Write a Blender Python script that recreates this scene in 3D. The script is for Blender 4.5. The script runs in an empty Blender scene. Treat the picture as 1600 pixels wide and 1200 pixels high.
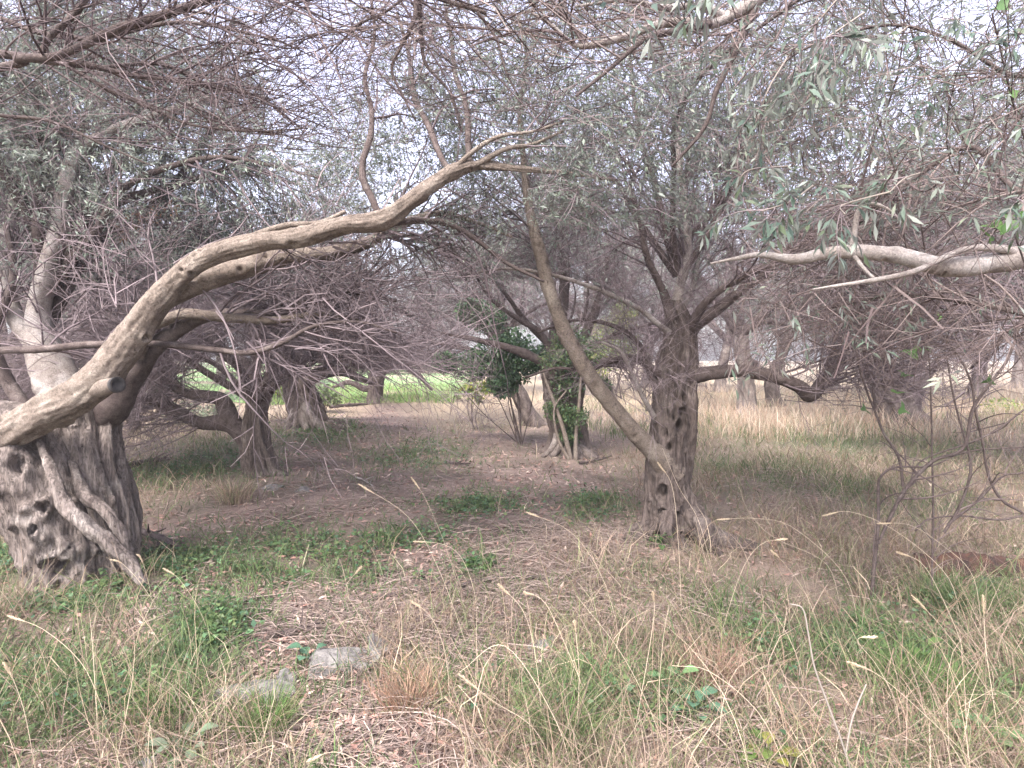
import bpy, math
import numpy as np

# ------------------------------------------------------------------ camera, sky, sun, exposure
S = bpy.context.scene
C = S.collection
F = 953.0                      # focal length in photo pixels (photo 1600 x 1200)
CAMZ = 1.6
HAZE = 0.0024
PITCH = math.atan(45.0 / F)    # tilted a little down
cam = bpy.data.cameras.new("camera")
cam.sensor_width = 36.0
cam.lens = 36.0 * F / 1600.0
cam.clip_start = 0.05
cam.clip_end = 600.0
camo = bpy.data.objects.new("camera", cam)
camo.location = (0, 0, CAMZ)
camo.rotation_euler = (math.pi / 2 - PITCH, 0, 0)
C.objects.link(camo)
S.camera = camo

SUN_EL, SUN_AZ = math.radians(52), math.radians(205)
W = bpy.data.worlds.new("World")
S.world = W
W.use_nodes = True
nt = W.node_tree
nt.nodes.clear()
sky = nt.nodes.new("ShaderNodeTexSky")
sky.sky_type = 'NISHITA'
sky.sun_disc = False
sky.sun_elevation = SUN_EL
sky.sun_rotation = SUN_AZ
sky.dust_density = 4.0
sky.air_density = 1.0
sky.ozone_density = 1.0
hsv = nt.nodes.new("ShaderNodeHueSaturation")
hsv.inputs['Hue'].default_value = 0.54
hsv.inputs['Saturation'].default_value = 0.58      # thin overcast: nearly white sky
bg = nt.nodes.new("ShaderNodeBackground")
bg.inputs['Strength'].default_value = 0.15
wo = nt.nodes.new("ShaderNodeOutputWorld")
nt.links.new(sky.outputs[0], hsv.inputs['Color'])
nt.links.new(hsv.outputs[0], bg.inputs['Color'])
nt.links.new(bg.outputs[0], wo.inputs['Surface'])

sun = bpy.data.lights.new("sun", 'SUN')
sun.energy = 1.5
sun.angle = math.radians(30)
sun.color = (1.0, 0.93, 0.91)
suno = bpy.data.objects.new("sun", sun)
D = np.array([math.sin(SUN_AZ) * math.cos(SUN_EL), math.cos(SUN_AZ) * math.cos(SUN_EL), math.sin(SUN_EL)])
suno.rotation_euler = (math.pi / 2 - SUN_EL, 0, math.pi - SUN_AZ)
suno.location = tuple(D * 40)
C.objects.link(suno)

S.view_settings.view_transform = 'Standard'
S.view_settings.look = 'None'
S.view_settings.exposure = 2.35
S.view_settings.gamma = 1.0
S.cycles.max_bounces = 7
S.cycles.diffuse_bounces = 4
S.cycles.glossy_bounces = 2
S.cycles.transmission_bounces = 4
S.cycles.sample_clamp_indirect = 8.0
S.cycles.use_denoising = True

# ------------------------------------------------------------------ maths helpers
rng = np.random.default_rng(11)
CA, SA = math.cos(PITCH), math.sin(PITCH)

def P(px, py, Y):
    """A world point on the sight line of a photo pixel, at the distance Y ahead."""
    u, v = (px - 800.0) / F, (600.0 - py) / F
    d = np.array([u, CA + v * SA, -SA + v * CA])
    return np.array([0, 0, CAMZ]) + d * (Y / d[1])

def G(px, py):
    """The point of level ground behind a photo pixel."""
    u, v = (px - 800.0) / F, (600.0 - py) / F
    d = np.array([u, CA + v * SA, -SA + v * CA])
    p = np.array([0, 0, CAMZ]) + d * (CAMZ / -d[2])
    return p

_perm = np.random.default_rng(3).permutation(256).astype(np.int64)
_perm = np.concatenate([_perm, _perm, _perm])
_grad = np.random.default_rng(4).normal(size=(256, 3))
_grad /= np.linalg.norm(_grad, axis=1)[:, None]

def noise3(x, y, z):
    x, y, z = np.broadcast_arrays(np.asarray(x, float), np.asarray(y, float), np.asarray(z, float))
    xi, yi, zi = np.floor(x), np.floor(y), np.floor(z)
    xf, yf, zf = x - xi, y - yi, z - zi
    xi, yi, zi = xi.astype(np.int64) & 255, yi.astype(np.int64) & 255, zi.astype(np.int64) & 255
    fd = lambda t: t * t * t * (t * (t * 6 - 15) + 10)
    u, v, w = fd(xf), fd(yf), fd(zf)
    def g(a, b, c):
        h = _perm[_perm[_perm[xi + a] + yi + b] + zi + c]
        gr = _grad[h]
        return gr[..., 0] * (xf - a) + gr[..., 1] * (yf - b) + gr[..., 2] * (zf - c)
    l = lambda t, p, q: p + t * (q - p)
    return 1.6 * l(w, l(v, l(u, g(0, 0, 0), g(1, 0, 0)), l(u, g(0, 1, 0), g(1, 1, 0))),
                   l(v, l(u, g(0, 0, 1), g(1, 0, 1)), l(u, g(0, 1, 1), g(1, 1, 1))))

def H(x, y):
    """Height of the ground."""
    x, y = np.asarray(x, float), np.asarray(y, float)
    h = 0.10 * noise3(x * 0.35, y * 0.35, 0.3) + 0.035 * noise3(x * 1.3, y * 1.3, 5.1) + 0.015 * noise3(x * 4, y * 4, 9.1)
    h = h * np.clip((y - 0.5) / 3.0, 0.3, 1)
    h = h + 0.30 * np.exp(-((x + 4.6) / 2.4) ** 2 - ((y - 11.5) / 2.2) ** 2)          # bank of dry grass at the left
    h = h + 0.16 * np.exp(-((y - 19.5) / 2.0) ** 2) * np.exp(-((x + 3) / 6) ** 2)       # low crest where the path ends
    return h

def nrm(v):
    return v / np.maximum(np.linalg.norm(v, axis=-1, keepdims=True), 1e-9)

def catmull(pts, k):
    pts = np.asarray(pts, float)
    n = len(pts)
    if n == 2:
        t = np.linspace(0, 1, k)[:, None]
        return pts[0] * (1 - t) + pts[1] * t
    e = np.vstack([2 * pts[0] - pts[1], pts, 2 * pts[-1] - pts[-2]])
    t = np.linspace(0, n - 1, k)
    i = np.minimum(t.astype(int), n - 2)
    f = (t - i)[:, None]
    p0, p1, p2, p3 = e[i], e[i + 1], e[i + 2], e[i + 3]
    out = 0.5 * ((2 * p1) + (p2 - p0) * f + (2 * p0 - 5 * p1 + 4 * p2 - p3) * f ** 2 + (3 * p1 - p0 - 3 * p2 + p3) * f ** 3)
    return out

# ------------------------------------------------------------------ mesh helpers
def mesh_of(name, verts, quads=None, tris=None, mat=None, col=None, smooth=True):
    me = bpy.data.meshes.new(name)
    verts = np.asarray(verts, np.float32).reshape(-1, 3)
    parts, tot = [], []
    if quads is not None and len(quads):
        q = np.asarray(quads, np.int32).reshape(-1, 4)
        parts.append(q.ravel()); tot.append(np.full(len(q), 4, np.int32))
    if tris is not None and len(tris):
        t = np.asarray(tris, np.int32).reshape(-1, 3)
        parts.append(t.ravel()); tot.append(np.full(len(t), 3, np.int32))
    loops = np.concatenate(parts); tot = np.concatenate(tot)
    me.vertices.add(len(verts)); me.vertices.foreach_set('co', verts.ravel())
    me.loops.add(len(loops)); me.loops.foreach_set('vertex_index', loops)
    start = np.concatenate([[0], np.cumsum(tot)[:-1]]).astype(np.int32)
    me.polygons.add(len(tot)); me.polygons.foreach_set('loop_start', start)
    me.polygons.foreach_set('use_smooth', np.full(len(tot), bool(smooth)))
    if col is not None:
        c = np.ones((len(verts), 4), np.float32); c[:, :3] = col
        a = me.color_attributes.new('col', 'FLOAT_COLOR', 'POINT')
        a.data.foreach_set('color', c.ravel())
    me.update(calc_edges=True)
    me.validate()
    if mat: me.materials.append(mat)
    return me

def link(name, me, parent=None, loc=(0, 0, 0), kind=None):
    o = bpy.data.objects.new(name, me)
    C.objects.link(o)
    o.location = tuple(map(float, loc))
    if parent is not None: o.parent = parent
    if kind: o['kind'] = kind
    return o

def thing(name, label, cat, loc, group=None):
    o = bpy.data.objects.new(name, None)
    o.empty_display_size = 0.2
    C.objects.link(o)
    o.location = tuple(map(float, loc))
    tag(o, label, cat, group)
    return o

def tag(o, label, cat, group=None):
    o['label'] = label; o['category'] = cat
    if group: o['group'] = group
    return o

class MB:
    """collects pieces into one mesh"""
    def __init__(s): s.v, s.q, s.t, s.c, s.n = [], [], [], [], 0
    def add(s, v, q=None, t=None, c=None):
        v = np.asarray(v, float).reshape(-1, 3)
        if q is not None and len(q): s.q.append(np.asarray(q).reshape(-1, 4) + s.n)
        if t is not None and len(t): s.t.append(np.asarray(t).reshape(-1, 3) + s.n)
        s.v.append(v); s.n += len(v)
        if c is not None:
            c = np.asarray(c, float)
            s.c.append(np.broadcast_to(c, (len(v), 3)) if c.ndim == 1 else c)
    def mesh(s, name, mat, base=(0, 0, 0), smooth=True):
        return mesh_of(name, np.concatenate(s.v) - np.asarray(base, float), np.concatenate(s.q) if s.q else None,
                       np.concatenate(s.t) if s.t else None, mat, np.concatenate(s.c) if s.c else None, smooth)

def frames(Pp):
    """tangent and two normals along polylines (n,k,3)"""
    T = np.empty_like(Pp)
    T[:, 1:-1] = Pp[:, 2:] - Pp[:, :-2]
    T[:, 0] = Pp[:, 1] - Pp[:, 0]
    T[:, -1] = Pp[:, -1] - Pp[:, -2]
    T = nrm(T)
    m = np.abs(nrm(Pp[:, -1] - Pp[:, 0]))
    ref = np.eye(3)[np.argmin(m, axis=1)][:, None, :]
    A = nrm(np.cross(T, np.broadcast_to(ref, T.shape)))
    B = np.cross(T, A)
    return T, A, B

def tubes(Pp, R, m=3):
    n, k, _ = Pp.shape
    T, A, B = frames(Pp)
    th = np.arange(m) * 2 * math.pi / m
    off = A[:, :, None] * np.cos(th)[None, None, :, None] + B[:, :, None] * np.sin(th)[None, None, :, None]
    V = Pp[:, :, None] + off * R[:, :, None, None]
    idx = np.arange(n * k * m).reshape(n, k, m)
    a = idx[:, :-1]; b = idx[:, 1:]
    q = np.stack([a, np.roll(a, -1, 2), np.roll(b, -1, 2), b], -1)
    return V.reshape(-1, 3), q.reshape(-1, 4)

def ribbons(Pp, Wd, side=None):
    """flat blades: (n,k,3), half widths (n,k)"""
    n, k, _ = Pp.shape
    T, A, B = frames(Pp)
    if side is None: side = A
    L = Pp - side * Wd[:, :, None]; Rr = Pp + side * Wd[:, :, None]
    V = np.stack([L, Rr], 2)
    idx = np.arange(n * k * 2).reshape(n, k, 2)
    q = np.stack([idx[:, :-1, 0], idx[:, :-1, 1], idx[:, 1:, 1], idx[:, 1:, 0]], -1)
    return V.reshape(-1, 3), q.reshape(-1, 4)

def woody(pts, rad, m=16, step=0.03, seed=0, rough=0.08, freq=9.0, wiggle=0.0, knots=0, cap=True, kmin=6, gnarl=0.0):
    """a limb: a bent tube with swellings, furrows and knots. Returns verts, quads, tris, dense path, dense radii"""
    pts = np.asarray(pts, float)
    ln = np.linalg.norm(np.diff(pts, axis=0), axis=1).sum()
    k = max(kmin, int(ln / step))
    path = catmull(pts, k)
    r = np.interp(np.linspace(0, 1, k), np.linspace(0, 1, len(rad)), rad)
    if wiggle:
        s = np.linspace(0, ln, k)
        path = path + wiggle * np.stack([noise3(s * 2.2, seed, 1.5), noise3(s * 2.2, seed, 7.5), noise3(s * 2.2, seed, 3.3)], -1) * np.minimum(1, s / 0.4)[:, None]
    T, A, B = frames(path[None])
    th = np.arange(m) * 2 * math.pi / m
    off = A[0][:, None] * np.cos(th)[None, :, None] + B[0][:, None] * np.sin(th)[None, :, None]
    s = np.linspace(0, ln, k)[:, None]
    d = 1 + rough * (1.3 * noise3(np.cos(th) * 1.3 + seed, np.sin(th) * 1.3, s * freq * 0.35)
                     + 0.8 * noise3(np.cos(th) * 3 + seed, np.sin(th) * 3 + 4, s * freq * 0.6)
                     + 0.45 * noise3(np.cos(th) * 6 + seed, np.sin(th) * 6 + 9, s * freq * 2.0))
    d = d + 0.10 * noise3(s * 4.0, seed + 0.5, 2.0)
    if gnarl:
        ge = gnarl * np.exp(-s / 0.95)
        g1 = noise3(np.cos(th) * 2.2 + seed, np.sin(th) * 2.2 + 5, s * 3.2); g2 = noise3(np.cos(th) * 4.5 + seed, np.sin(th) * 4.5, s * 5.5 + 7)
        d = d + ge * (0.9 * g1 - 1.3 * np.clip(np.abs(g2) * -4 + 0.75, 0, 1) * 0.35 + 0.3 * g2)
    kr = np.random.default_rng(seed + 100)
    for i in range(knots):
        sk, tk, ss = kr.uniform(0.1, 0.9) * ln, kr.uniform(0, 2 * math.pi), kr.uniform(0.025, 0.045)
        rr = np.interp(sk, s[:, 0], r)
        e = ((s - sk) / ss) ** 2 + ((np.angle(np.exp(1j * (th - tk))) * rr) / ss) ** 2
        d = d + 0.24 * np.exp(-e / 1.6) - 0.75 * np.exp(-e * 3.2)
    V = path[:, None] + off * (r[:, None] * d)[:, :, None]
    idx = np.arange(k * m).reshape(k, m)
    a, b = idx[:-1], idx[1:]
    q = np.stack([a, np.roll(a, -1, 1), np.roll(b, -1, 1), b], -1).reshape(-1, 4)
    V = V.reshape(-1, 3)
    t = None
    if cap:
        V = np.vstack([V, path[-1] + T[0, -1] * r[-1] * 0.25])
        e = idx[-1]
        t = np.stack([e, np.roll(e, -1), np.full(m, k * m)], -1)
    return V, q, t, path, r

def trunk_mesh(pts, rad, base, mat, seed=0, lobes=5, flare=0.5, m=84, furrow=0.17, holes=(), flat=1.0, roots=(), step=0.025, extra=()):
    """an old olive trunk: furrowed, hollowed, with root flares; pts from the ground up"""
    pts = np.asarray(pts, float)
    ln = np.linalg.norm(np.diff(pts, axis=0), axis=1).sum()
    k = int(ln / step)
    path = catmull(pts, k)
    r = np.interp(np.linspace(0, 1, k), np.linspace(0, 1, len(rad)), rad)
    th = np.arange(m) * 2 * math.pi / m
    T, _, _ = frames(path[None]); T = T[0]
    # rings tilt half way towards the trunk's own lean, level at the ground
    s = np.linspace(0, ln, k)
    wt = np.clip(s / (0.5 * ln), 0, 1)[:, None]
    N = nrm(T * wt + np.array([0, 0, 1.0]) * (1 - wt))
    A = nrm(np.cross(np.array([0, 1.0, 0]), N)); B = np.cross(N, A)
    off = A[:, None] * np.cos(th)[None, :, None] + B[:, None] * np.sin(th)[None, :, None] * flat
    s = s[:, None]
    tw = th + 0.55 * s + 0.4 * noise3(s * 1.5, seed, 3.0)
    rid = 1 - np.abs(noise3(np.cos(tw) * 2.3 + seed * 3.7, np.sin(tw) * 2.3, s * 0.7)) * 2.2
    rid2 = 1 - np.abs(noise3(np.cos(tw) * 5.2 + seed, np.sin(tw) * 5.2 + 3, s * 1.6)) * 2.0
    lump = noise3(np.cos(th) * 1.2 + seed, np.sin(th) * 1.2 + 8, s * 2.2)
    fine = noise3(np.cos(tw) * 13 + seed, np.sin(tw) * 13, s * 7) * 0.6 + noise3(np.cos(tw) * 26, np.sin(tw) * 26 + seed, s * 22) * 0.4
    d = 1 + furrow * (np.minimum(rid, 0.8) - 0.5) + 0.4 * furrow * (rid2 - 0.5) + 0.14 * lump + 0.045 * fine
    fl = np.exp(-s / 0.28)
    lob = np.zeros_like(th)
    lr = np.random.default_rng(seed + 50)
    angs = list(np.arange(lobes) * 2 * math.pi / lobes + lr.uniform(-0.35, 0.35, lobes))
    for a in angs:
        lob = lob + lr.uniform(0.6, 1.3) * np.exp(-(np.angle(np.exp(1j * (th - a))) / 0.30) ** 2)
    for a, w in roots:
        lob = lob + w * np.exp(-(np.angle(np.exp(1j * (th - a))) / 0.26) ** 2)
    d = d + fl * flare * (lob[None, :] + 0.2) + np.exp(-s / 0.09) * flare * 0.9 * lob[None, :]
    V = path[:, None] + off * (r[:, None] * d)[:, :, None]
    for (hx, hy, hz, hs, dep) in holes:
        hv = np.array([hx, hy, hz])
        dv = V - hv
        wv = 1 + 0.9 * noise3(V[..., 0] * 14, V[..., 1] * 14, V[..., 2] * 9)
        dist2 = (dv[..., 0] ** 2 + dv[..., 1] ** 2 + (dv[..., 2] * 0.55) ** 2) * wv ** 2
        g = np.exp(-(dist2 / hs ** 2) ** 2); rim = np.exp(-dist2 / (hs * 1.9) ** 2)
        inw = nrm(path[:, None] - V)
        V = V + inw * (dep * g * 1.35 - dep * 0.30 * rim)[..., None]
    V = V.reshape(-1, 3)
    V[:m, 2] = np.minimum(V[:m, 2], base[2] - 0.05) - 0.02
    idx = np.arange(k * m).reshape(k, m)
    a, b = idx[:-1], idx[1:]
    q = np.stack([a, np.roll(a, -1, 1), np.roll(b, -1, 1), b], -1).reshape(-1, 4)
    V = np.vstack([V, path[-1] + N[-1] * r[-1] * 0.3])
    e = idx[-1]
    t = np.stack([e, np.roll(e, -1), np.full(m, k * m)], -1)
    mb = MB(); mb.add(V, q, t)
    for ex in extra: mb.add(*ex[:3])
    return mb.mesh("trunk", mat, base)

# ------------------------------------------------------------------ materials
def new_mat(name):
    m = bpy.data.materials.new(name); m.use_nodes = True
    return m, m.node_tree, m.node_tree.nodes['Principled BSDF']

def noise_node(n, scale, detail=6, rough=0.6, coord='Object', stretch=None, dist=0.0):
    tc = n.nodes.new('ShaderNodeTexCoord')
    t = n.nodes.new('ShaderNodeTexNoise')
    t.inputs['Scale'].default_value = scale; t.inputs['Detail'].default_value = detail; t.inputs['Roughness'].default_value = rough
    t.inputs['Distortion'].default_value = dist
    if stretch:
        mp = n.nodes.new('ShaderNodeMapping'); mp.inputs['Scale'].default_value = stretch
        n.links.new(tc.outputs[coord], mp.inputs[0]); n.links.new(mp.outputs[0], t.inputs['Vector'])
    else:
        n.links.new(tc.outputs[coord], t.inputs['Vector'])
    return t

def ramp(n, fac, stops):
    r = n.nodes.new('ShaderNodeValToRGB')
    els = r.color_ramp.elements
    while len(els) < len(stops): els.new(0.5)
    for e, (p, c) in zip(els, stops):
        e.position = p; e.color = (*c, 1)
    n.links.new(fac, r.inputs[0])
    return r

def bark(name, dark, mid, pale, pale_amt=0.55, bump=0.5, scale=1.0, stretch=(1, 1, 0.35), fiss=0.6, fiss_z=0.5):
    m, n, b = new_mat(name)
    t1 = noise_node(n, 7 * scale, 8, 0.65, stretch=stretch, dist=0.4)
    r1 = ramp(n, t1.outputs['Fac'], [(0.30, dark), (0.48, mid), (0.72, tuple(0.6 * a + 0.4 * c for a, c in zip(mid, pale)))])
    t2 = noise_node(n, 3.1 * scale, 5, 0.7)
    r2 = ramp(n, t2.outputs['Fac'], [(pale_amt - 0.06, (0, 0, 0)), (pale_amt + 0.10, (1, 1, 1))])
    mx = n.nodes.new('ShaderNodeMix'); mx.data_type = 'RGBA'
    n.links.new(r2.outputs[0], mx.inputs[0]); n.links.new(r1.outputs[0], mx.inputs[6])
    mx.inputs[7].default_value = (*pale, 1)
    t3 = noise_node(n, 60 * scale, 4, 0.7, stretch=stretch)
    r3 = ramp(n, t3.outputs['Fac'], [(0.3, (0.62, 0.62, 0.62)), (0.62, (1.1, 1.1, 1.1))])
    mul = n.nodes.new('ShaderNodeMix'); mul.data_type = 'RGBA'; mul.blend_type = 'MULTIPLY'; mul.inputs[0].default_value = 1
    n.links.new(mx.outputs[2], mul.inputs[6]); n.links.new(r3.outputs[0], mul.inputs[7])
    n.links.new(mul.outputs[2], b.inputs['Base Color'])
    t4 = noise_node(n, 22 * scale, 6, 0.65, stretch=(stretch[0], stretch[1], stretch[2] * fiss_z), dist=0.8)
    r4 = ramp(n, t4.outputs['Fac'], [(0.30, (1, 1, 1)), (0.455, (1, 1, 1)), (0.492, (fiss, fiss, fiss)), (0.53, (1, 1, 1))])
    t5 = noise_node(n, 34 * scale, 2, 0.5)
    r5 = ramp(n, t5.outputs['Fac'], [(0.26, (0.35, 0.33, 0.32)), (0.33, (1, 1, 1))])
    m4 = n.nodes.new('ShaderNodeMix'); m4.data_type = 'RGBA'; m4.blend_type = 'MULTIPLY'; m4.inputs[0].default_value = 1
    m5 = n.nodes.new('ShaderNodeMix'); m5.data_type = 'RGBA'; m5.blend_type = 'MULTIPLY'; m5.inputs[0].default_value = 1
    n.links.new(r4.outputs[0], m4.inputs[6]); n.links.new(r5.outputs[0], m4.inputs[7])
    n.links.new(m4.outputs[2], m5.inputs[6]); n.links.new(mul.outputs[2], m5.inputs[7])
    n.links.new(m5.outputs[2], b.inputs['Base Color'])
    b.inputs['Roughness'].default_value = 0.9
    b.inputs['Specular IOR Level'].default_value = 0.2
    add0 = n.nodes.new('ShaderNodeMath'); add0.operation = 'ADD'
    n.links.new(m4.outputs[2], add0.inputs[0]); n.links.new(t1.outputs['Fac'], add0.inputs[1])
    add = n.nodes.new('ShaderNodeMath'); add.operation = 'ADD'
    n.links.new(add0.outputs[0], add.inputs[0]); n.links.new(t3.outputs['Fac'], add.inputs[1])
    bp = n.nodes.new('ShaderNodeBump'); bp.inputs['Strength'].default_value = bump; bp.inputs['Distance'].default_value = 0.012
    n.links.new(add.outputs[0], bp.inputs['Height']); n.links.new(bp.outputs[0], b.inputs['Normal'])
    return m

def attr_mat(name, rough=0.8, trans=0.0, var=0.0, under=None, spec=0.25):
    """surface whose own colour is stored per piece ('col')"""
    m, n, b = new_mat(name)
    a = n.nodes.new('ShaderNodeAttribute'); a.attribute_name = 'col'
    src = a.outputs['Color']
    if under:       # leaves with a paler lower face
        g = n.nodes.new('ShaderNodeNewGeometry')
        mx = n.nodes.new('ShaderNodeMix'); mx.data_type = 'RGBA'
        n.links.new(g.outputs['Backfacing'], mx.inputs[0]); n.links.new(src, mx.inputs[6]); mx.inputs[7].default_value = (*under, 1)
        src = mx.outputs[2]
    n.links.new(src, b.inputs['Base Color'])
    b.inputs['Roughness'].default_value = rough
    b.inputs['Specular IOR Level'].default_value = spec
    if trans:
        tr = n.nodes.new('ShaderNodeBsdfTranslucent')
        n.links.new(src, tr.inputs['Color'])
        mix = n.nodes.new('ShaderNodeMixShader'); mix.inputs[0].default_value = trans
        out = n.nodes['Material Output']
        n.links.new(b.outputs[0], mix.inputs[1]); n.links.new(tr.outputs[0], mix.inputs[2]); n.links.new(mix.outputs[0], out.inputs[0])
    return m

M_BARK = bark("old_bark", (0.070, 0.054, 0.050), (0.19, 0.155, 0.142), (0.32, 0.28, 0.26), 0.58, 0.9, 1.3, (1, 1, 0.25))
M_BARK2 = bark("brown_shaded_bark", (0.042, 0.031, 0.028), (0.125, 0.097, 0.088), (0.24, 0.20, 0.185), 0.62, 0.9, 1.3, (1, 1, 0.25))  # brown bark of the upright tree; also paints deeper shade into mid-distance trunks
M_LIMB = bark("limb_bark", (0.10, 0.077, 0.066), (0.195, 0.156, 0.132), (0.30, 0.255, 0.22), 0.56, 0.6, 1.6, (1, 1, 1), 0.62, 1.0)
M_PALE = bark("pale_bark", (0.13, 0.105, 0.098), (0.25, 0.212, 0.195), (0.38, 0.345, 0.33), 0.52, 0.35, 2.0, (1, 1, 1), 0.7, 1.0)
M_DARKLIMB = bark("dark_branch_bark", (0.045, 0.032, 0.032), (0.10, 0.076, 0.072), (0.20, 0.165, 0.155), 0.62, 0.4, 2.5, (1, 1, 1), 0.6, 1.0)
M_TWIG = attr_mat("twig_bark", 0.85)
M_LEAF = attr_mat("olive_leaf", 0.45, 0.22, under=(0.25, 0.27, 0.245), spec=0.45)
M_GREENLEAF = attr_mat("broad_leaf", 0.5, 0.35, spec=0.4)
M_GRASS = attr_mat("grass_blade", 0.7, 0.30)
M_LITTER = attr_mat("litter", 0.85)
TWIG_A, TWIG_B = np.array([0.100, 0.076, 0.083]), np.array([0.215, 0.172, 0.182])

def twig_cols(n, per, r, lo=TWIG_A, hi=TWIG_B):
    f = r.random(n)[:, None] ** 1.3
    c = (lo * (1 - f) + hi * f) * r.uniform(0.8, 1.2, (n, 1))
    return np.repeat(c, per, axis=0)

LEAF_PAL = np.array([[0.095, 0.130, 0.095], [0.115, 0.145, 0.110], [0.150, 0.175, 0.145], [0.085, 0.120, 0.085], [0.14, 0.16, 0.115], [0.20, 0.225, 0.20]])

# ------------------------------------------------------------------ twigs and leaves
def emit(Pp, R, n, r, t0=0.15, t1=1.0, length=(0.4, 0.9), ang=(0.5, 1.1), k=6, bias=(0, 0, 0), bend=0.25, grav=-0.06, rr=0.6, rmin=0.0012, taper=0.25, byl=True, outw=None, side=1.0):
    """n shoots from the polylines Pp (N,K,3); each is a bent path of k points"""
    N, K, _ = Pp.shape
    if byl:
        w = np.linalg.norm(Pp[:, -1] - Pp[:, 0], axis=1) + 1e-6
        i = r.choice(N, n, p=w / w.sum())
    else:
        i = r.integers(0, N, n)
    t = r.uniform(t0, t1, n) * (K - 1.001)
    j = t.astype(int); f = (t - j)[:, None]
    p0 = Pp[i, j] * (1 - f) + Pp[i, j + 1] * f
    r0 = R[i, j] * (1 - f[:, 0]) + R[i, j + 1] * f[:, 0]
    tan = nrm(Pp[i, j + 1] - Pp[i, j])
    rnd = r.normal(size=(n, 3)); rnd[:, 2] *= side
    perp = nrm(rnd - (rnd * tan).sum(1, keepdims=True) * tan)
    a = r.uniform(*ang, n)[:, None]
    d = tan * np.cos(a) + perp * np.sin(a) + np.asarray(bias)
    if outw is not None:
        o = p0[:, :2] - np.asarray(outw[:2]); o = o / np.maximum(np.linalg.norm(o, axis=1, keepdims=True), .3)
        d[:, :2] += o * outw[2]
    d = nrm(d)
    L = r.uniform(*length, n) / (k - 1)
    out = np.empty((n, k, 3)); out[:, 0] = p0
    cur = r.normal(size=(n, 3)) * bend
    for q in range(1, k):
        out[:, q] = out[:, q - 1] + d * L[:, None]
        cur = cur * 0.75 + r.normal(size=(n, 3)) * bend * 0.55
        d = nrm(d + cur * 0.5 + np.array([0, 0, grav]))
    rad0 = np.maximum(np.minimum(r0 * rr, r0), rmin)
    rad = rad0[:, None] * np.linspace(1, taper, k)[None]
    return out, np.maximum(rad, rmin * 0.6)

def leaves(Tw, n, r, length=(0.035, 0.065), width=0.10, pal=LEAF_PAL, droop=-0.25, keep=None, grey=0.0, t0=0.1):
    """lance shaped leaves along twigs: each a folded quad. Returns verts, quads, colours"""
    N, K, _ = Tw.shape
    if N == 0 or n <= 0: return np.zeros((0, 3)), np.zeros((0, 4), int), np.zeros((0, 3))
    i = r.integers(0, N, n)
    t = r.uniform(t0, 1, n) * (K - 1.001)
    j = t.astype(int); f = (t - j)[:, None]
    p = Tw[i, j] * (1 - f) + Tw[i, j + 1] * f
    tan = nrm(Tw[i, j + 1] - Tw[i, j])
    rnd = r.normal(size=(n, 3))
    perp = nrm(rnd - (rnd * tan).sum(1, keepdims=True) * tan)
    d = nrm(tan * r.uniform(0.3, 1.0, n)[:, None] + perp * 0.8 + np.array([0, 0, 1.0]) * (droop + r.normal(size=(n, 1)) * 0.25))
    L = r.uniform(*length, n)[:, None]
    sd = nrm(np.cross(d, r.normal(size=(n, 3)) * 0.7 + np.array([0, 0, 1.0])))
    nn = np.cross(sd, d)
    up = np.where(nn[:, 2:3] < 0, -1.0, 1.0)
    sd = sd * up; nn = nn * up
    wd = L * width * r.uniform(0.8, 1.25, (n, 1))
    mid = p + d * L * 0.5
    V = np.stack([p, mid + sd * wd + nn * wd * 0.35, p + d * L - nn * L * 0.12, mid - sd * wd + nn * wd * 0.35], 1)
    q = np.arange(n * 4).reshape(n, 4)
    c = pal[r.integers(0, len(pal), n)] * r.uniform(0.75, 1.3, (n, 1))
    return V.reshape(-1, 3), q, np.repeat(c, 4, axis=0)

def pack(paths, k):
    """polyline list -> arrays with k points each"""
    return np.stack([catmull(p, k) for p, _ in paths]), np.stack([np.interp(np.linspace(0, 1, k), np.linspace(0, 1, len(q)), q) for _, q in paths])

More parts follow.
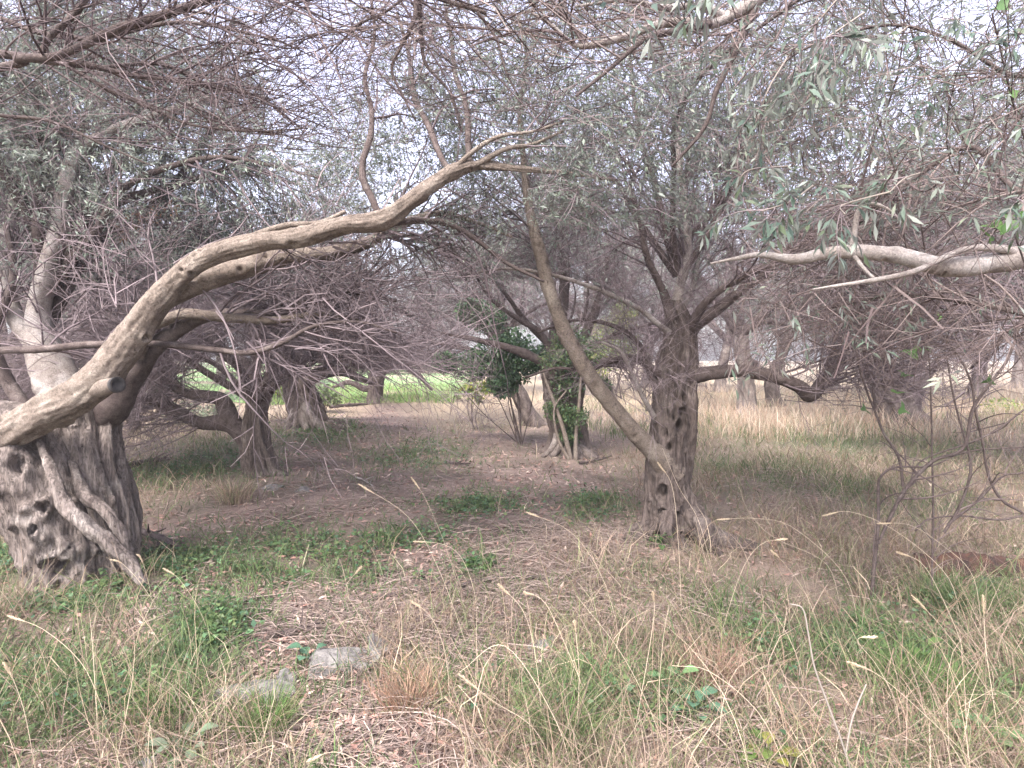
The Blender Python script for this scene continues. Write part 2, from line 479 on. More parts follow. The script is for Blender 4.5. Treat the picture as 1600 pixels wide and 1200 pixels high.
def crown(root, base, limbs, seed, nb=60, n2=9, n3=7, leaf_z=2.3, leaf_n=16000, center=None, droop=-0.07, lenb=(0.6, 1.4), len2=(0.35, 0.85), len3=(0.12, 0.4),
          up=0.15, out=0.5, t0=0.3, leaf_len=(0.035, 0.065), lo=TWIG_A, hi=TWIG_B, rb=0.5, thick=1.0, maxr=0.02, leaf_prob=0.35, clear=0.9, keep=None, leaf_keep=None, thin_top=0.0):
    """all thin growth of one tree: branches, twigs and leaves, as parts of the tree"""
    r = np.random.default_rng(seed)
    cx = (base[0], base[1]) if center is None else center
    Lp, Lr = pack(limbs, 24)
    Lr = np.minimum(Lr, maxr)
    B1, R1 = emit(Lp, Lr, nb, r, t0, 1.0, lenb, (0.4, 1.2), 9, (0, 0, up), 0.28, droop * 0.6, rb, 0.0034 * thick, 0.35, outw=(*cx, out))
    # carry each limb on beyond its end
    B2, R2 = emit(np.concatenate([B1, Lp[:, 12:21]]), np.concatenate([R1, Lr[:, 12:21]]), nb * n2, r, 0.2, 1, len2, (0.4, 1.1), 6, (0, 0, up * 0.4), 0.30, droop, 0.6, 0.0019 * thick, 0.4, outw=(*cx, out * 0.5))
    B3, R3 = emit(B2, R2, nb * n2 * n3, r, 0.15, 1, len3, (0.4, 1.1), 3, (0, 0, 0), 0.40, droop, 0.7, 0.0013 * thick, 0.5)
    # nothing right at the lens
    def off(B, R):
        m = (np.linalg.norm(B - np.array([0, 0, CAMZ]), axis=2).min(1) > clear) & (B[:, :, 2].min(1) > 0.25)
        return B[m], R[m]
    if clear: B1, R1 = off(B1, R1); B2, R2 = off(B2, R2); B3, R3 = off(B3, R3)
    if keep is not None:
        B1, R1, B2, R2, B3, R3 = sum(((B[keep(B)], R[keep(B)]) for B, R in ((B1, R1), (B2, R2), (B3, R3))), ())
    B3all = B3
    if thin_top:
        m_2 = (r.random(len(B2)) < 1 - 0.75 * thin_top * np.clip((B2[:, 3, 2] - leaf_z) / 0.8, 0, 1)); B2, R2 = B2[m_2], R2[m_2]
        m_top = (r.random(len(B3)) < 1 - thin_top * np.clip((B3[:, 1, 2] - leaf_z) / 0.8, 0, 1)); B3, R3 = B3[m_top], R3[m_top]
    mb = MB()
    for B, R, m_ in ((B1, R1, 4), (B2, R2, 3 if thick < 1.1 else 2), (B3, R3, 2)):
        if m_ == 2:       # hair-fine ends: flat slivers turned every way
            T_, A_, B_ = frames(B); a_ = r.uniform(0, math.pi, len(B))[:, None, None]
            v, q = ribbons(B, R * 1.25, A_ * np.cos(a_) + B_ * np.sin(a_))
        else: v, q = tubes(B, R, m_)
        mb.add(v, q, None, twig_cols(len(B), B.shape[1] * m_, r, lo, hi))
    o = link("twigs", mb.mesh("twigs", M_TWIG, base), root, kind='stuff')
    if leaf_n:
        if leaf_keep is not None: B3all = B3all[leaf_keep(B3all)]
        B3 = B3all
        mid = B3[:, 1]
        rad = np.linalg.norm(mid[:, :2] - np.asarray(cx), axis=1)
        z = mid[:, 2] + 0.25 * rad
        cl = noise3(mid[:, 0] * 1.1 + seed, mid[:, 1] * 1.1, mid[:, 2] * 1.1)
        pr = np.clip((z - leaf_z) / 0.8, 0, 1) * np.clip(0.5 + 1.6 * cl + leaf_prob, 0, 1)
        Tw = B3[r.random(len(B3)) < pr]
        if len(Tw):
            v, q, c = leaves(Tw, leaf_n, r, leaf_len)
            mb = MB(); mb.add(v, q, None, c)
            link("foliage", mb.mesh("foliage", M_LEAF, base), root, kind='stuff')
    return B1, B2, B3

def limb_part(root, base, pts, rad, mat, seed, m=16, name="limb", step=0.03, **kw):
    V, q, t, path, r = woody(pts, rad, m, step, seed, **kw)
    mb = MB(); mb.add(V, q, t)
    link(name, mb.mesh(name, mat, base), root)
    return path, r

def pxl(spec, Y=None):
    """[(px,py[,Y],rpx)] -> points, radii"""
    pts, rad = [], []
    for s in spec:
        if len(s) == 4: x, y, yy, r = s
        else: (x, y, r), yy = s, Y
        pts.append(P(x, y, yy)); rad.append(r / F * yy)
    return np.array(pts), np.array(rad)

def ground_pt(px, py, Y=None):
    p = G(px, py)
    return np.array([p[0], p[1], float(H(p[0], p[1]))])

# ================================================================== THE GROUND
def blob(x, y, px, py, rx, ry):
    g = G(px, py)
    return np.exp(-((x - g[0]) / rx) ** 2 - ((y - g[1]) / ry) ** 2)

PATH = np.array([G(600, 640), G(585, 680), (G(600, 720)), G(640, 760), G(560, 800), G(430, 870), G(345, 930), G(400, 1010), G(500, 1080), G(545, 1150), G(600, 1290)])[:, :2]
PATHD = catmull(np.c_[PATH, np.zeros(len(PATH))], 90)[:, :2]

def path_mask(x, y):
    x = np.asarray(x, float); y = np.asarray(y, float)
    d = np.full(x.shape, 1e9)
    for a in PATHD: d = np.minimum(d, (x - a[0]) ** 2 + (y - a[1]) ** 2)
    w = 0.30 + 0.045 * np.clip(y - 4, 0, 30)
    return np.exp(-d / w ** 2)

def bare_mask(x, y):
    """leaf litter and bare soil under the crowns"""
    m = path_mask(x, y) * 0.9 + 1.0 * blob(x, y, 720, 760, 1.5, 1.9) + 0.8 * blob(x, y, 610, 690, 1.6, 3.5) + 0.7 * blob(x, y, 850, 690, 1.3, 2.5) \
        + 0.6 * blob(x, y, 640, 860, 1.0, 0.7) + 0.7 * blob(x, y, 370, 830, 1.0, 0.9) + 0.5 * blob(x, y, 250, 960, 0.5, 0.35) + 0.9 * blob(x, y, 640, 770, 2.2, 2.8) + 0.6 * blob(x, y, 480, 900, 1.0, 0.6) + 0.5 * blob(x, y, 420, 720, 1.5, 2.0)
    return np.clip(m, 0, 1)

def green_mask(x, y):
    m = (0.75 * blob(x, y, 460, 865, 0.6, 0.7) + 1.2 * blob(x, y, 315, 1000, 0.22, 0.38) + 0.8 * blob(x, y, 230, 1090, 0.3, 0.22) + 0.9 * blob(x, y, 410, 1110, 0.16, 0.16)
         + 1.0 * blob(x, y, 750, 792, 0.45, 0.5) + 0.8 * blob(x, y, 655, 710, 0.8, 1.5) + 1.2 * blob(x, y, 1190, 740, 0.9, 1.3) + 1.2 * blob(x, y, 1300, 690, 1.8, 2.2) + 0.8 * blob(x, y, 1400, 780, 0.8, 0.8) + 0.6 * blob(x, y, 1150, 960, 0.4, 0.4)
         + 0.7 * blob(x, y, 930, 800, 0.4, 0.7) + 0.9 * blob(x, y, 1430, 1010, 0.5, 0.45) + 0.8 * blob(x, y, 1250, 1000, 0.4, 0.35) + 0.7 * blob(x, y, 1000, 1090, 0.4, 0.25)
         + 0.7 * blob(x, y, 880, 1080, 0.3, 0.25) + 0.7 * blob(x, y, 1540, 930, 0.5, 0.4) + 0.8 * blob(x, y, 260, 860, 0.45, 0.6) + 1.1 * blob(x, y, 20, 880, 0.5, 0.5)
         + 0.8 * blob(x, y, 30, 1060, 0.5, 0.4) + 0.9 * blob(x, y, 350, 710, 0.9, 1.2) + 0.9 * blob(x, y, 520, 690, 0.7, 1.2) + 0.9 * blob(x, y, 240, 750, 1.3, 1.0)
         + 0.6 * blob(x, y, 740, 650, 1.2, 2.5) + 0.5 * blob(x, y, 640, 840, 0.5, 0.35) + 0.5 * blob(x, y, 745, 885, 0.2, 0.2))
    nz = 0.5 + 0.9 * noise3(np.asarray(x) * 2.2, np.asarray(y) * 2.2, 2.2)
    return np.clip(m * np.clip(nz + 0.35, 0, 1.3) + (0.20 + 0.28 * (np.asarray(y) < 4.5)) * np.clip(nz, 0, 1.2), 0, 1)

ys = np.concatenate([np.linspace(-5, 1, 14)[:-1], 1 + 24 * np.linspace(0, 1, 190) ** 1.5, np.geomspace(26, 170, 30)])
us = np.linspace(-1, 1, 200)
gy = np.repeat(ys[:, None], len(us), 1)
gx = us[None, :] * (7 + 1.35 * np.abs(gy))
gz = H(gx, gy)
Vg = np.stack([gx, gy, gz], -1).reshape(-1, 3)
ii = np.arange(len(ys) * len(us)).reshape(len(ys), len(us))
qg = np.stack([ii[:-1, :-1], ii[:-1, 1:], ii[1:, 1:], ii[1:, :-1]], -1).reshape(-1, 4)
fx, fy = Vg[:, 0], Vg[:, 1]
soil = np.array([0.135, 0.095, 0.084]); litterc = np.array([0.21, 0.152, 0.136]); strawc = np.array([0.27, 0.215, 0.15]); mossc = np.array([0.085, 0.105, 0.05])
nz = 0.5 + 0.5 * noise3(fx * 1.7, fy * 1.7, 7.7)
far = np.clip((fy - 13) / 6, 0, 1)
damp = np.clip(1 + 0.55 * noise3(fx * 1.2 + 3, fy * 1.2, 11.0) + 0.3 * noise3(fx * 3.1, fy * 3.1, 13.0), 0.5, 1.5)[:, None]
b_ = bare_mask(fx, fy)[:, None]; g_ = (green_mask(fx, fy) * (1 - far))[:, None]
cg = (soil * (1 - nz[:, None]) + litterc * nz[:, None]) * damp
cg = cg * (1 - 0.35 * (1 - b_)) + strawc * 0.35 * (1 - b_)
cg = cg * (1 - 0.7 * g_) + mossc * 0.7 * g_
cg = cg * (1 - far[:, None] * (1 - b_)) + strawc * far[:, None] * (1 - b_)
m, n, b = new_mat("soil")
a = n.nodes.new('ShaderNodeAttribute'); a.attribute_name = 'col'
t = noise_node(n, 55, 8, 0.75)
r1 = ramp(n, t.outputs['Fac'], [(0.28, (0.35, 0.34, 0.33)), (0.5, (0.95, 0.95, 0.95)), (0.72, (1.6, 1.5, 1.4))])
mul = n.nodes.new('ShaderNodeMix'); mul.data_type = 'RGBA'; mul.blend_type = 'MULTIPLY'; mul.inputs[0].default_value = 1
n.links.new(a.outputs['Color'], mul.inputs[6]); n.links.new(r1.outputs[0], mul.inputs[7]); n.links.new(mul.outputs[2], b.inputs['Base Color'])
b.inputs['Roughness'].default_value = 0.95
bp = n.nodes.new('ShaderNodeBump'); bp.inputs['Strength'].default_value = 0.8; bp.inputs['Distance'].default_value = 0.03
n.links.new(t.outputs['Fac'], bp.inputs['Height']); n.links.new(bp.outputs[0], b.inputs['Normal'])
link("ground", mesh_of("ground", Vg, qg, None, m, cg), kind='structure')

# bright meadow beyond the grove
fys = np.geomspace(18.6, 140, 40); fus = np.linspace(0, 1, 50)
FY = np.repeat(fys[:, None], 50, 1)
xl = -7.5 - (FY - 18.6) * 1.1; xr = -1.9 - (FY - 18.6) * 0.02
FX = xl + (xr - xl) * fus[None, :]
jag = 0.5 * noise3(FX * 0.9, 0, 3.3); FYj = FY + jag * (FY < 19)
FZ = H(FX, FYj) + 0.012 + np.where(FY < 18.7, -0.05, 0)
ii = np.arange(40 * 50).reshape(40, 50)
m, n, b = new_mat("meadow_grass")
t = noise_node(n, 3.0, 8, 0.7)
r1 = ramp(n, t.outputs['Fac'], [(0.3, (0.11, 0.21, 0.055)), (0.55, (0.16, 0.26, 0.085)), (0.8, (0.25, 0.30, 0.13))])
n.links.new(r1.outputs[0], b.inputs['Base Color']); b.inputs['Roughness'].default_value = 0.9
link("field", mesh_of("field", np.stack([FX, FYj, FZ], -1), np.stack([ii[:-1, :-1], ii[:-1, 1:], ii[1:, 1:], ii[1:, :-1]], -1), None, m), kind='structure')

# ================================================================== OLIVE TREES NEAR BY
BARKS = dict(old=M_BARK, limb=M_LIMB, pale=M_PALE, dark=M_DARKLIMB)

def tree(label, base, trunks, limbs, seed, crown_kw, group=None, bark_mat=None):
    """trunks: list of (pts, rad, kwargs); limbs: list of (pts, rad, material key, kwargs)"""
    root = thing("olive_tree", label, "olive tree", base, group)
    for i, (pts, rad, kw) in enumerate(trunks):
        link("trunk", trunk_mesh(pts, rad, base, bark_mat or M_BARK, seed + i, **kw), root)
    dense = []
    for i, (pts, rad, mk, kw) in enumerate(limbs):
        kw = dict(kw)
        nm = kw.pop('name', 'limb'); cr = kw.pop('crown', True)
        p, r = limb_part(root, base, pts, rad, BARKS[mk], seed * 7 + i, name=nm, **kw)
        if cr: dense.append((p[:: max(1, len(p) // 24)], r[:: max(1, len(p) // 24)]))
    if crown_kw is not None:
        out = crown(root, base, dense, seed + 1000, **crown_kw)
    return root

def random_limbs(crotch, n, seed, length=(2.0, 3.2), elev=(0.25, 1.1), r0=0.07, az=(0, 2 * math.pi), mk='dark', sag=0.12):
    r = np.random.default_rng(seed)
    out = []
    for i in range(n):
        a = az[0] + (az[1] - az[0]) * (i + r.uniform(0.1, 0.9)) / n
        e = r.uniform(*elev); L = r.uniform(*length); k = 7
        p = np.array(crotch, float) + np.array([math.cos(a), math.sin(a), 0]) * 0.02
        pts = [p]; ca, ce = a, e + 0.35
        for q in range(k):
            d = np.array([math.cos(ca) * math.cos(ce), math.sin(ca) * math.cos(ce), math.sin(ce)])
            p = p + d * L / k; pts.append(p)
            ca += r.normal() * 0.28; ce += r.normal() * 0.22 - sag * 0.5
        rr = r0 * r.uniform(0.7, 1.15)
        out.append((np.array(pts), np.linspace(rr, rr * 0.18, k + 1), mk, dict(m=10, step=0.06, rough=0.10)))
    return out

# ---- the big hollow tree at the left
bA = np.array([*G(115, 905)[:2], 0.0]); bA[1] = 4.35; bA[0] = P(115, 905, 4.35)[0]; bA[2] = float(H(bA[0], bA[1]))
tA, rA = pxl([(98, 928, 42), (98, 885, 47), (90, 840, 53), (76, 795, 62), (54, 750, 72), (22, 708, 72), (-30, 675, 58)], 4.3)
tA[0, 2] = bA[2] - 0.02
fr = lambda px, py, Y: tuple(P(px, py, Y))
holesA = [(*fr(58, 765, 3.97), 0.045, 0.16), (*fr(48, 797, 3.97), 0.04, 0.12), (*fr(88, 815, 3.95), 0.045, 0.14), (*fr(60, 828, 3.97), 0.04, 0.10), (*fr(92, 893, 4.03), 0.085, 0.22),
          (*fr(132, 850, 4.08), 0.06, 0.2), (*fr(22, 727, 3.98), 0.04, 0.12), (*fr(150, 800, 4.0), 0.06, 0.18), (*fr(118, 770, 3.95), 0.05, 0.12)]
t2, r2 = pxl([(170, 890, 4.45, 34), (170, 850, 4.45, 38), (162, 805, 4.45, 43), (150, 760, 4.45, 44), (137, 712, 4.45, 47), (132, 665, 4.5, 44), (142, 620, 4.5, 36), (170, 595, 4.5, 26)])
t2[0, 2] = bA[2] - 0.02
limbsA = []
def LA(spec, mk='limb', Y=None, **kw): limbsA.append((*pxl(spec, Y), mk, kw))
LA([(-62, 728, 4.2, 36), (-5, 690, 4.1, 23), (55, 655, 4.05, 26), (105, 630, 4.0, 28), (150, 598, 4.0, 26), (186, 556, 4.0, 24), (212, 520, 4.0, 22), (240, 478, 4.0, 19), (268, 445, 4.0, 17), (300, 415, 4.0, 15.5), (350, 392, 4.0, 16), (410, 377, 4.0, 15),
    (470, 370, 4.0, 14), (540, 352, 3.95, 13), (595, 344, 3.95, 15), (640, 315, 3.95, 13), (680, 285, 3.95, 12), (712, 267, 3.95, 10), (745, 257, 3.95, 7), (800, 263, 3.95, 5), (850, 267, 3.95, 4.5), (905, 273, 3.95, 3), (960, 282, 3.95, 2)], m=64, step=0.011, rough=0.11, knots=34, gnarl=0.34)
LA([(205, 555, 4.08, 10), (236, 500, 4.08, 14), (262, 466, 4.12, 15), (330, 435, 4.2, 15), (390, 415, 4.3, 16), (440, 400, 4.35, 15), (500, 398, 4.4, 12), (560, 384, 4.45, 10), (605, 364, 4.5, 8), (640, 345, 4.5, 6), (690, 333, 4.5, 4), (750, 350, 4.5, 3), (800, 370, 4.5, 2)], m=28, step=0.016, rough=0.09, knots=18)
LA([(150, 660, 4.55, 30), (178, 630, 4.5, 26), (202, 590, 4.5, 22), (240, 545, 4.5, 14), (290, 508, 4.5, 11), (340, 492, 4.5, 10), (420, 490, 4.5, 8), (500, 468, 4.5, 6), (552, 458, 4.5, 4), (620, 470, 4.5, 2.5)], 'dark', m=14, rough=0.1, knots=8)
LA([(215, 560, 4.4, 10), (232, 512, 4.4, 10), (258, 500, 4.4, 9), (290, 490, 4.4, 9), (360, 497, 4.4, 8), (430, 500, 4.4, 6), (500, 490, 4.4, 4), (560, 500, 4.4, 2)], 'limb', m=12, rough=0.1)
LA([(-60, 560, 4.2, 8), (0, 548, 4.2, 6), (60, 546, 4.2, 6), (150, 538, 4.2, 5), (250, 538, 4.2, 5), (330, 546, 4.2, 4.5), (390, 551, 4.2, 4), (440, 536, 4.2, 3.6), (490, 510, 4.2, 3), (560, 503, 4.2, 2), (620, 520, 4.2, 1.5)], 'dark', m=8, rough=0.1)
LA([(120, 655, 4.7, 34), (100, 615, 4.7, 34), (86, 585, 4.7, 30), (68, 545, 4.7, 24), (60, 485, 4.7, 17), (75, 420, 4.7, 14), (94, 360, 4.7, 13), (101, 300, 4.7, 12), (113, 250, 4.7, 11), (145, 220, 4.7, 9), (200, 193, 4.7, 6), (265, 172, 4.7, 4), (330, 150, 4.7, 2.5)], 'pale', m=18, rough=0.1, knots=6)
LA([(66, 550, 4.7, 14), (20, 490, 4.7, 12), (5, 400, 4.75, 10), (28, 297, 4.8, 9), (37, 202, 4.8, 7), (30, 120, 4.8, 5), (45, 40, 4.8, 3)], 'pale', m=12, rough=0.1, knots=4)
LA([(70, 520, 4.8, 10), (110, 440, 4.9, 9), (150, 380, 5.1, 8), (230, 330, 5.4, 6), (300, 250, 5.6, 5), (360, 150, 5.8, 3)], 'dark', m=10, rough=0.1)
LA([(40, 640, 4.7, 12), (10, 590, 4.7, 9), (-10, 520, 4.6, 7), (20, 440, 4.6, 6), (10, 350, 4.6, 4)], 'dark', m=10, rough=0.1)
# upright shoots on the arching limb
LA([(596, 346, 3.96, 5.8), (582, 312, 3.97, 5.4), (569, 285, 3.98, 5.1), (567, 253, 4.0, 5.1), (579, 212, 4.02, 4.4), (580, 169, 4.05, 3.8), (570, 120, 4.1, 3.2), (585, 60, 4.1, 2.5), (580, 0, 4.1, 1.9)], 'dark', m=12, rough=0.08, knots=5)
LA([(705, 272, 3.97, 3.8), (688, 243, 4.0, 5.1), (672, 202, 4.1, 5.1), (648, 152, 4.2, 4.4), (640, 90, 4.3, 3.2), (620, 20, 4.4, 2.5)], 'dark', m=12, rough=0.08)
LA([(735, 262, 3.96, 3.8), (732, 230, 4.0, 4.8), (729, 169, 4.05, 4.4), (712, 118, 4.1, 3.8), (705, 60, 4.2, 3.2), (690, -20, 4.3, 1.9)], 'dark', m=12, rough=0.08)
LA([(690, 285, 3.95, 5), (735, 240, 3.9, 4), (780, 213, 3.85, 3.5), (830, 206, 3.8, 2.5), (880, 190, 3.8, 2)], 'limb', m=8)
LA([(745, 257, 3.93, 5), (790, 233, 3.9, 4), (830, 226, 3.88, 3), (880, 205, 3.85, 2)], 'limb', m=8)
LA([(600, 350, 3.98, 6), (650, 345, 4.1, 5), (700, 350, 4.2, 4.5), (745, 375, 4.25, 4), (790, 410, 4.3, 3), (850, 440, 4.3, 2)], 'dark', m=8)
LA([(362, 386, 3.98, 6), (400, 367, 3.98, 5), (450, 352, 3.98, 5), (500, 348, 4.0, 4), (540, 330, 4.0, 3)], 'limb', m=8)
# high growth over the picture's top
for s in random_limbs(P(60, 480, 4.8), 5, 5, (2.2, 3.2), (0.5, 1.15), 0.05, (-1.2, 1.8)): limbsA.append(s)
trA = tree("huge hollow old olive with a smooth limb arching over the path to the right", bA,
     [(tA, rA, dict(holes=holesA, lobes=4, flare=0.22, furrow=0.11, m=120, step=0.016, roots=[(-2.0, 0.9), (-1.1, 0.9), (-0.5, 0.7)])), (t2, r2, dict(lobes=3, flare=0.22, furrow=0.36, m=100, step=0.018, holes=[(*fr(165, 800, 4.08), 0.06, 0.2), (*fr(185, 760, 4.12), 0.04, 0.14), (*fr(150, 740, 4.08), 0.035, 0.14)]))],
     limbsA, 21, dict(nb=300, n2=9, n3=10, leaf_z=2.5, leaf_n=140000, leaf_len=(0.03, 0.055), up=0.1, out=0.3, t0=0.12, droop=-0.05, center=(-1.9, 4.4), thin_top=0.65, leaf_prob=0.7,
     keep=lambda B: (B[:, :, 1].min(1) > 4.02) & ~(((B[:, :, 0] / B[:, :, 1] > 0.0) & ((B[:, :, 2] - 1.6) / B[:, :, 1] < 0.30)).any(1) & (B[:, :, 1].max(1) < 5.0)) | (((B[:, :, 0] / B[:, :, 1]).min(1) > 0.02) & (((B[:, :, 2] - 1.6) / B[:, :, 1]).min(1) > 0.20))))
# roots and stub of the big tree
for spec in ([(62, 690, 4.12, 5), (82, 735, 4.0, 8), (100, 782, 3.95, 10), (136, 822, 3.96, 11), (176, 854, 4.0, 11), (206, 884, 4.03, 10), (224, 912, 4.02, 6)],
             [(112, 720, 4.25, 5), (132, 772, 4.12, 9), (166, 800, 4.08, 9), (190, 835, 4.1, 8), (205, 880, 4.12, 8), (212, 905, 4.12, 6)]):
    p, r = pxl(spec); limb_part(trA, bA, p, r, M_BARK, int(spec[0][0]), m=20, name="root", rough=0.28, step=0.012, freq=16, gnarl=0.2, wiggle=0.02)
p, r = pxl([(135, 622, 4.02, 17), (155, 609, 3.94, 13), (172, 603, 3.87, 11.5), (184, 601, 3.84, 11)])
limb_part(trA, bA, p, r, M_LIMB, 77, m=20, name="cut_branch", rough=0.07, step=0.02, cap=False)
# sawn dark face of the stub
T_ = nrm(p[-1] - p[-2]); A_ = nrm(np.cross(T_, [0, 0, 1.0])); B_ = np.cross(T_, A_)
th = np.arange(20) * 2 * math.pi / 20
m_, n_, b_2 = new_mat("weathered_cut_wood"); t_ = noise_node(n_, 40, 5, 0.6)
r_ = ramp(n_, t_.outputs['Fac'], [(0.3, (0.012, 0.011, 0.012)), (0.7, (0.05, 0.045, 0.045))]); n_.links.new(r_.outputs[0], b_2.inputs['Base Color']); b_2.inputs['Roughness'].default_value = 0.9
rim = p[-1] + T_ * 0.004 + (A_[None] * np.cos(th)[:, None] + B_[None] * np.sin(th)[:, None]) * r[-1] * 1.12
inn = p[-1] - T_ * 0.012 + (A_[None] * np.cos(th)[:, None] + B_[None] * np.sin(th)[:, None]) * r[-1] * 0.6
vv = np.vstack([rim - T_ * 0.03, rim, inn, p[-1:] - T_ * 0.02]); i0 = np.arange(20); i1 = np.roll(i0, -1)
link("cut_face", mesh_of("cut_face", vv - bA, np.vstack([np.stack([i0, i1, i1 + 20, i0 + 20], -1), np.stack([i0 + 20, i1 + 20, i1 + 40, i0 + 40], -1)]), np.stack([i0 + 40, i1 + 40, np.full(20, 60)], -1), m_), trA)

# ---- the upright tree right of the middle
bB = np.array([P(1058, 850, 5.25)[0], 5.25, 0.0]); bB[2] = float(H(bB[0], bB[1]))
tB, rB = pxl([(1062, 862, 46), (1052, 815, 36), (1044, 765, 31), (1046, 715, 32), (1052, 660, 33), (1054, 610, 31), (1060, 560, 29), (1062, 522, 24), (1057, 490, 17), (1054, 470, 10)], 5.25)
tB[0, 2] = bB[2] - 0.02
holesB = [(*fr(1064, 668, 5.07), 0.033, 0.130), (*fr(1065, 648, 5.07), 0.025, 0.086), (*fr(1072, 623, 5.07), 0.025, 0.086), (*fr(1046, 699, 5.07), 0.023, 0.072), (*fr(1041, 676, 5.07), 0.025, 0.072),
          (*fr(1100, 850, 4.95), 0.085, 0.22), (*fr(1048, 598, 5.07), 0.033, 0.101), (*fr(1036, 770, 5.08), 0.041, 0.115), (*fr(1038, 810, 5.05), 0.037, 0.101), (*fr(1078, 845, 4.95), 0.05, 0.12), (*fr(1052, 655, 5.06), 0.018, 0.043)]
limbsB = []
def LB(spec, mk='dark', Y=None, **kw): limbsB.append((*pxl(spec, Y), mk, kw))
LB([(1050, 738, 5.2, 24), (1028, 712, 5.1, 17), (1012, 697, 5.06, 14), (985, 668, 5.0, 12.5), (930, 600, 4.9, 12), (890, 532, 4.85, 11.5), (862, 465, 4.8, 10.5), (845, 400, 4.8, 9.5), (831, 345, 4.8, 7.5), (822, 292, 4.8, 6), (817, 235, 4.8, 4.5), (812, 170, 4.85, 3.5), (822, 90, 4.9, 2.5), (810, 20, 4.9, 2)], 'limb', m=16, knots=18, rough=0.07, step=0.022)
LB([(1070, 590, 5.2, 20), (1092, 586, 5.2, 12), (1150, 579, 5.15, 10), (1200, 586, 5.1, 10), (1248, 604, 5.05, 10), (1268, 618, 5.05, 11), (1290, 592, 5.05, 8), (1340, 552, 5.1, 7), (1400, 520, 5.1, 6), (1480, 465, 5.1, 5), (1560, 430, 5.1, 3.5), (1650, 400, 5.1, 2)], m=14, knots=8, rough=0.14)
LB([(1266, 618, 5.05, 7), (1300, 570, 5.1, 6), (1350, 520, 5.2, 5), (1420, 480, 5.3, 4), (1500, 440, 5.3, 3)], m=8)
LB([(1068, 545, 5.25, 12.8), (1082, 515, 5.25, 9.6), (1112, 490, 5.2, 8.3), (1150, 460, 5.2, 7.0), (1190, 432, 5.2, 5.8), (1232, 398, 5.2, 4.5), (1280, 360, 5.2, 3.2), (1340, 300, 5.2, 2.6), (1400, 260, 5.2, 1.9)], m=14, knots=8, rough=0.12)
LB([(1055, 500, 5.25, 10.8), (1062, 450, 5.25, 7.6), (1074, 400, 5.25, 6.5), (1072, 330, 5.3, 5.9), (1062, 260, 5.3, 4.9), (1060, 200, 5.3, 3.7), (1068, 120, 5.3, 2.7), (1060, 20, 5.3, 1.6)], 'pale', m=14, knots=5, rough=0.1)
LB([(1050, 500, 5.2, 10.2), (1034, 450, 5.2, 5.8), (1012, 405, 5.18, 4.8), (1002, 360, 5.18, 4.5), (994, 325, 5.18, 3.8), (984, 296, 5.18, 3.8), (990, 270, 5.18, 2.6), (965, 240, 5.15, 1.9), (930, 215, 5.1, 1.3)], m=10, rough=0.14, knots=4)
LB([(1060, 490, 5.3, 7.6), (1085, 440, 5.4, 4.9), (1092, 390, 5.45, 4.3), (1110, 330, 5.5, 3.2), (1150, 280, 5.5, 2.7), (1165, 210, 5.5, 2.2), (1175, 120, 5.5, 1.6)], 'pale', m=10)
LB([(1045, 520, 5.2, 6.4), (1028, 506, 5.15, 4.4), (996, 481, 5.1, 4.0), (928, 450, 5.0, 3.6), (856, 428, 4.95, 3.2), (790, 420, 4.9, 2.4), (720, 430, 4.9, 1.6)], 'pale', m=8, crown=False)
LB([(1040, 590, 5.2, 9.0), (1012, 572, 5.2, 6.0), (985, 558, 5.2, 5.2), (950, 566, 5.15, 4.5), (915, 580, 5.1, 3.0), (870, 575, 5.1, 2.2), (820, 590, 5.1, 1.5)], m=10, rough=0.14, crown=False)
LB([(1036, 630, 5.2, 8.4), (1018, 590, 5.2, 5.6), (1000, 540, 5.25, 4.2), (960, 510, 5.3, 3.5), (900, 500, 5.3, 2.8), (840, 520, 5.3, 1.8)], m=10, rough=0.12, crown=False)
LB([(1046, 690, 5.3, 6), (1010, 630, 5.1, 4), (990, 590, 5.05, 3.5), (970, 550, 5.0, 3), (940, 535, 5.0, 2)], 'pale', m=8)
LB([(1075, 520, 5.2, 8), (1105, 470, 5.0, 6), (1165, 430, 4.8, 5.5), (1230, 405, 4.6, 5), (1290, 392, 4.5, 4), (1350, 370, 4.4, 3)], m=8, rough=0.1)
for s in random_limbs(P(1060, 430, 5.3), 6, 9, (2.2, 3.2), (0.45, 1.1), 0.030, (-1.0, 4.4)): limbsB.append(s)
trB = tree("upright furrowed olive whose smooth low branch slants up to the left", bB,
     [(tB, rB, dict(holes=holesB, lobes=4, flare=0.38, furrow=0.22, m=150, step=0.014, roots=[(-0.35, 1.5), (3.4, 1.4), (-2.2, 0.6)]))],
     limbsB, 33, dict(nb=290, n2=9, n3=10, leaf_z=2.75, leaf_n=80000, leaf_len=(0.033, 0.06), up=0.12, out=0.35, t0=0.15, droop=-0.03, thin_top=0.65, leaf_prob=0.6,
     keep=lambda B: (((B[:, :, 2] - 1.6) / B[:, :, 1]).min(1) > -0.09) & ~((B[:, :, 0] / B[:, :, 1] < 0.14) & ((B[:, :, 2] - 1.6) / B[:, :, 1] < 0.12)).any(1) & ~((B[:, :, 0] / B[:, :, 1] > 0.2) & (B[:, :, 0] / B[:, :, 1] < 0.33) & (B[:, :, 1] < 5.2) & ((B[:, :, 2] - 1.6) / B[:, :, 1] < 0.09)).any(1) & (B[:, :, 1].min(1) > 4.75) | ((B[:, :, 0] / B[:, :, 1]).min(1) > 0.33) & (((B[:, :, 2] - 1.6) / B[:, :, 1]).min(1) > -0.09) | (((B[:, :, 2] - 1.6) / B[:, :, 1]).min(1) > 0.36)), None, M_BARK2)
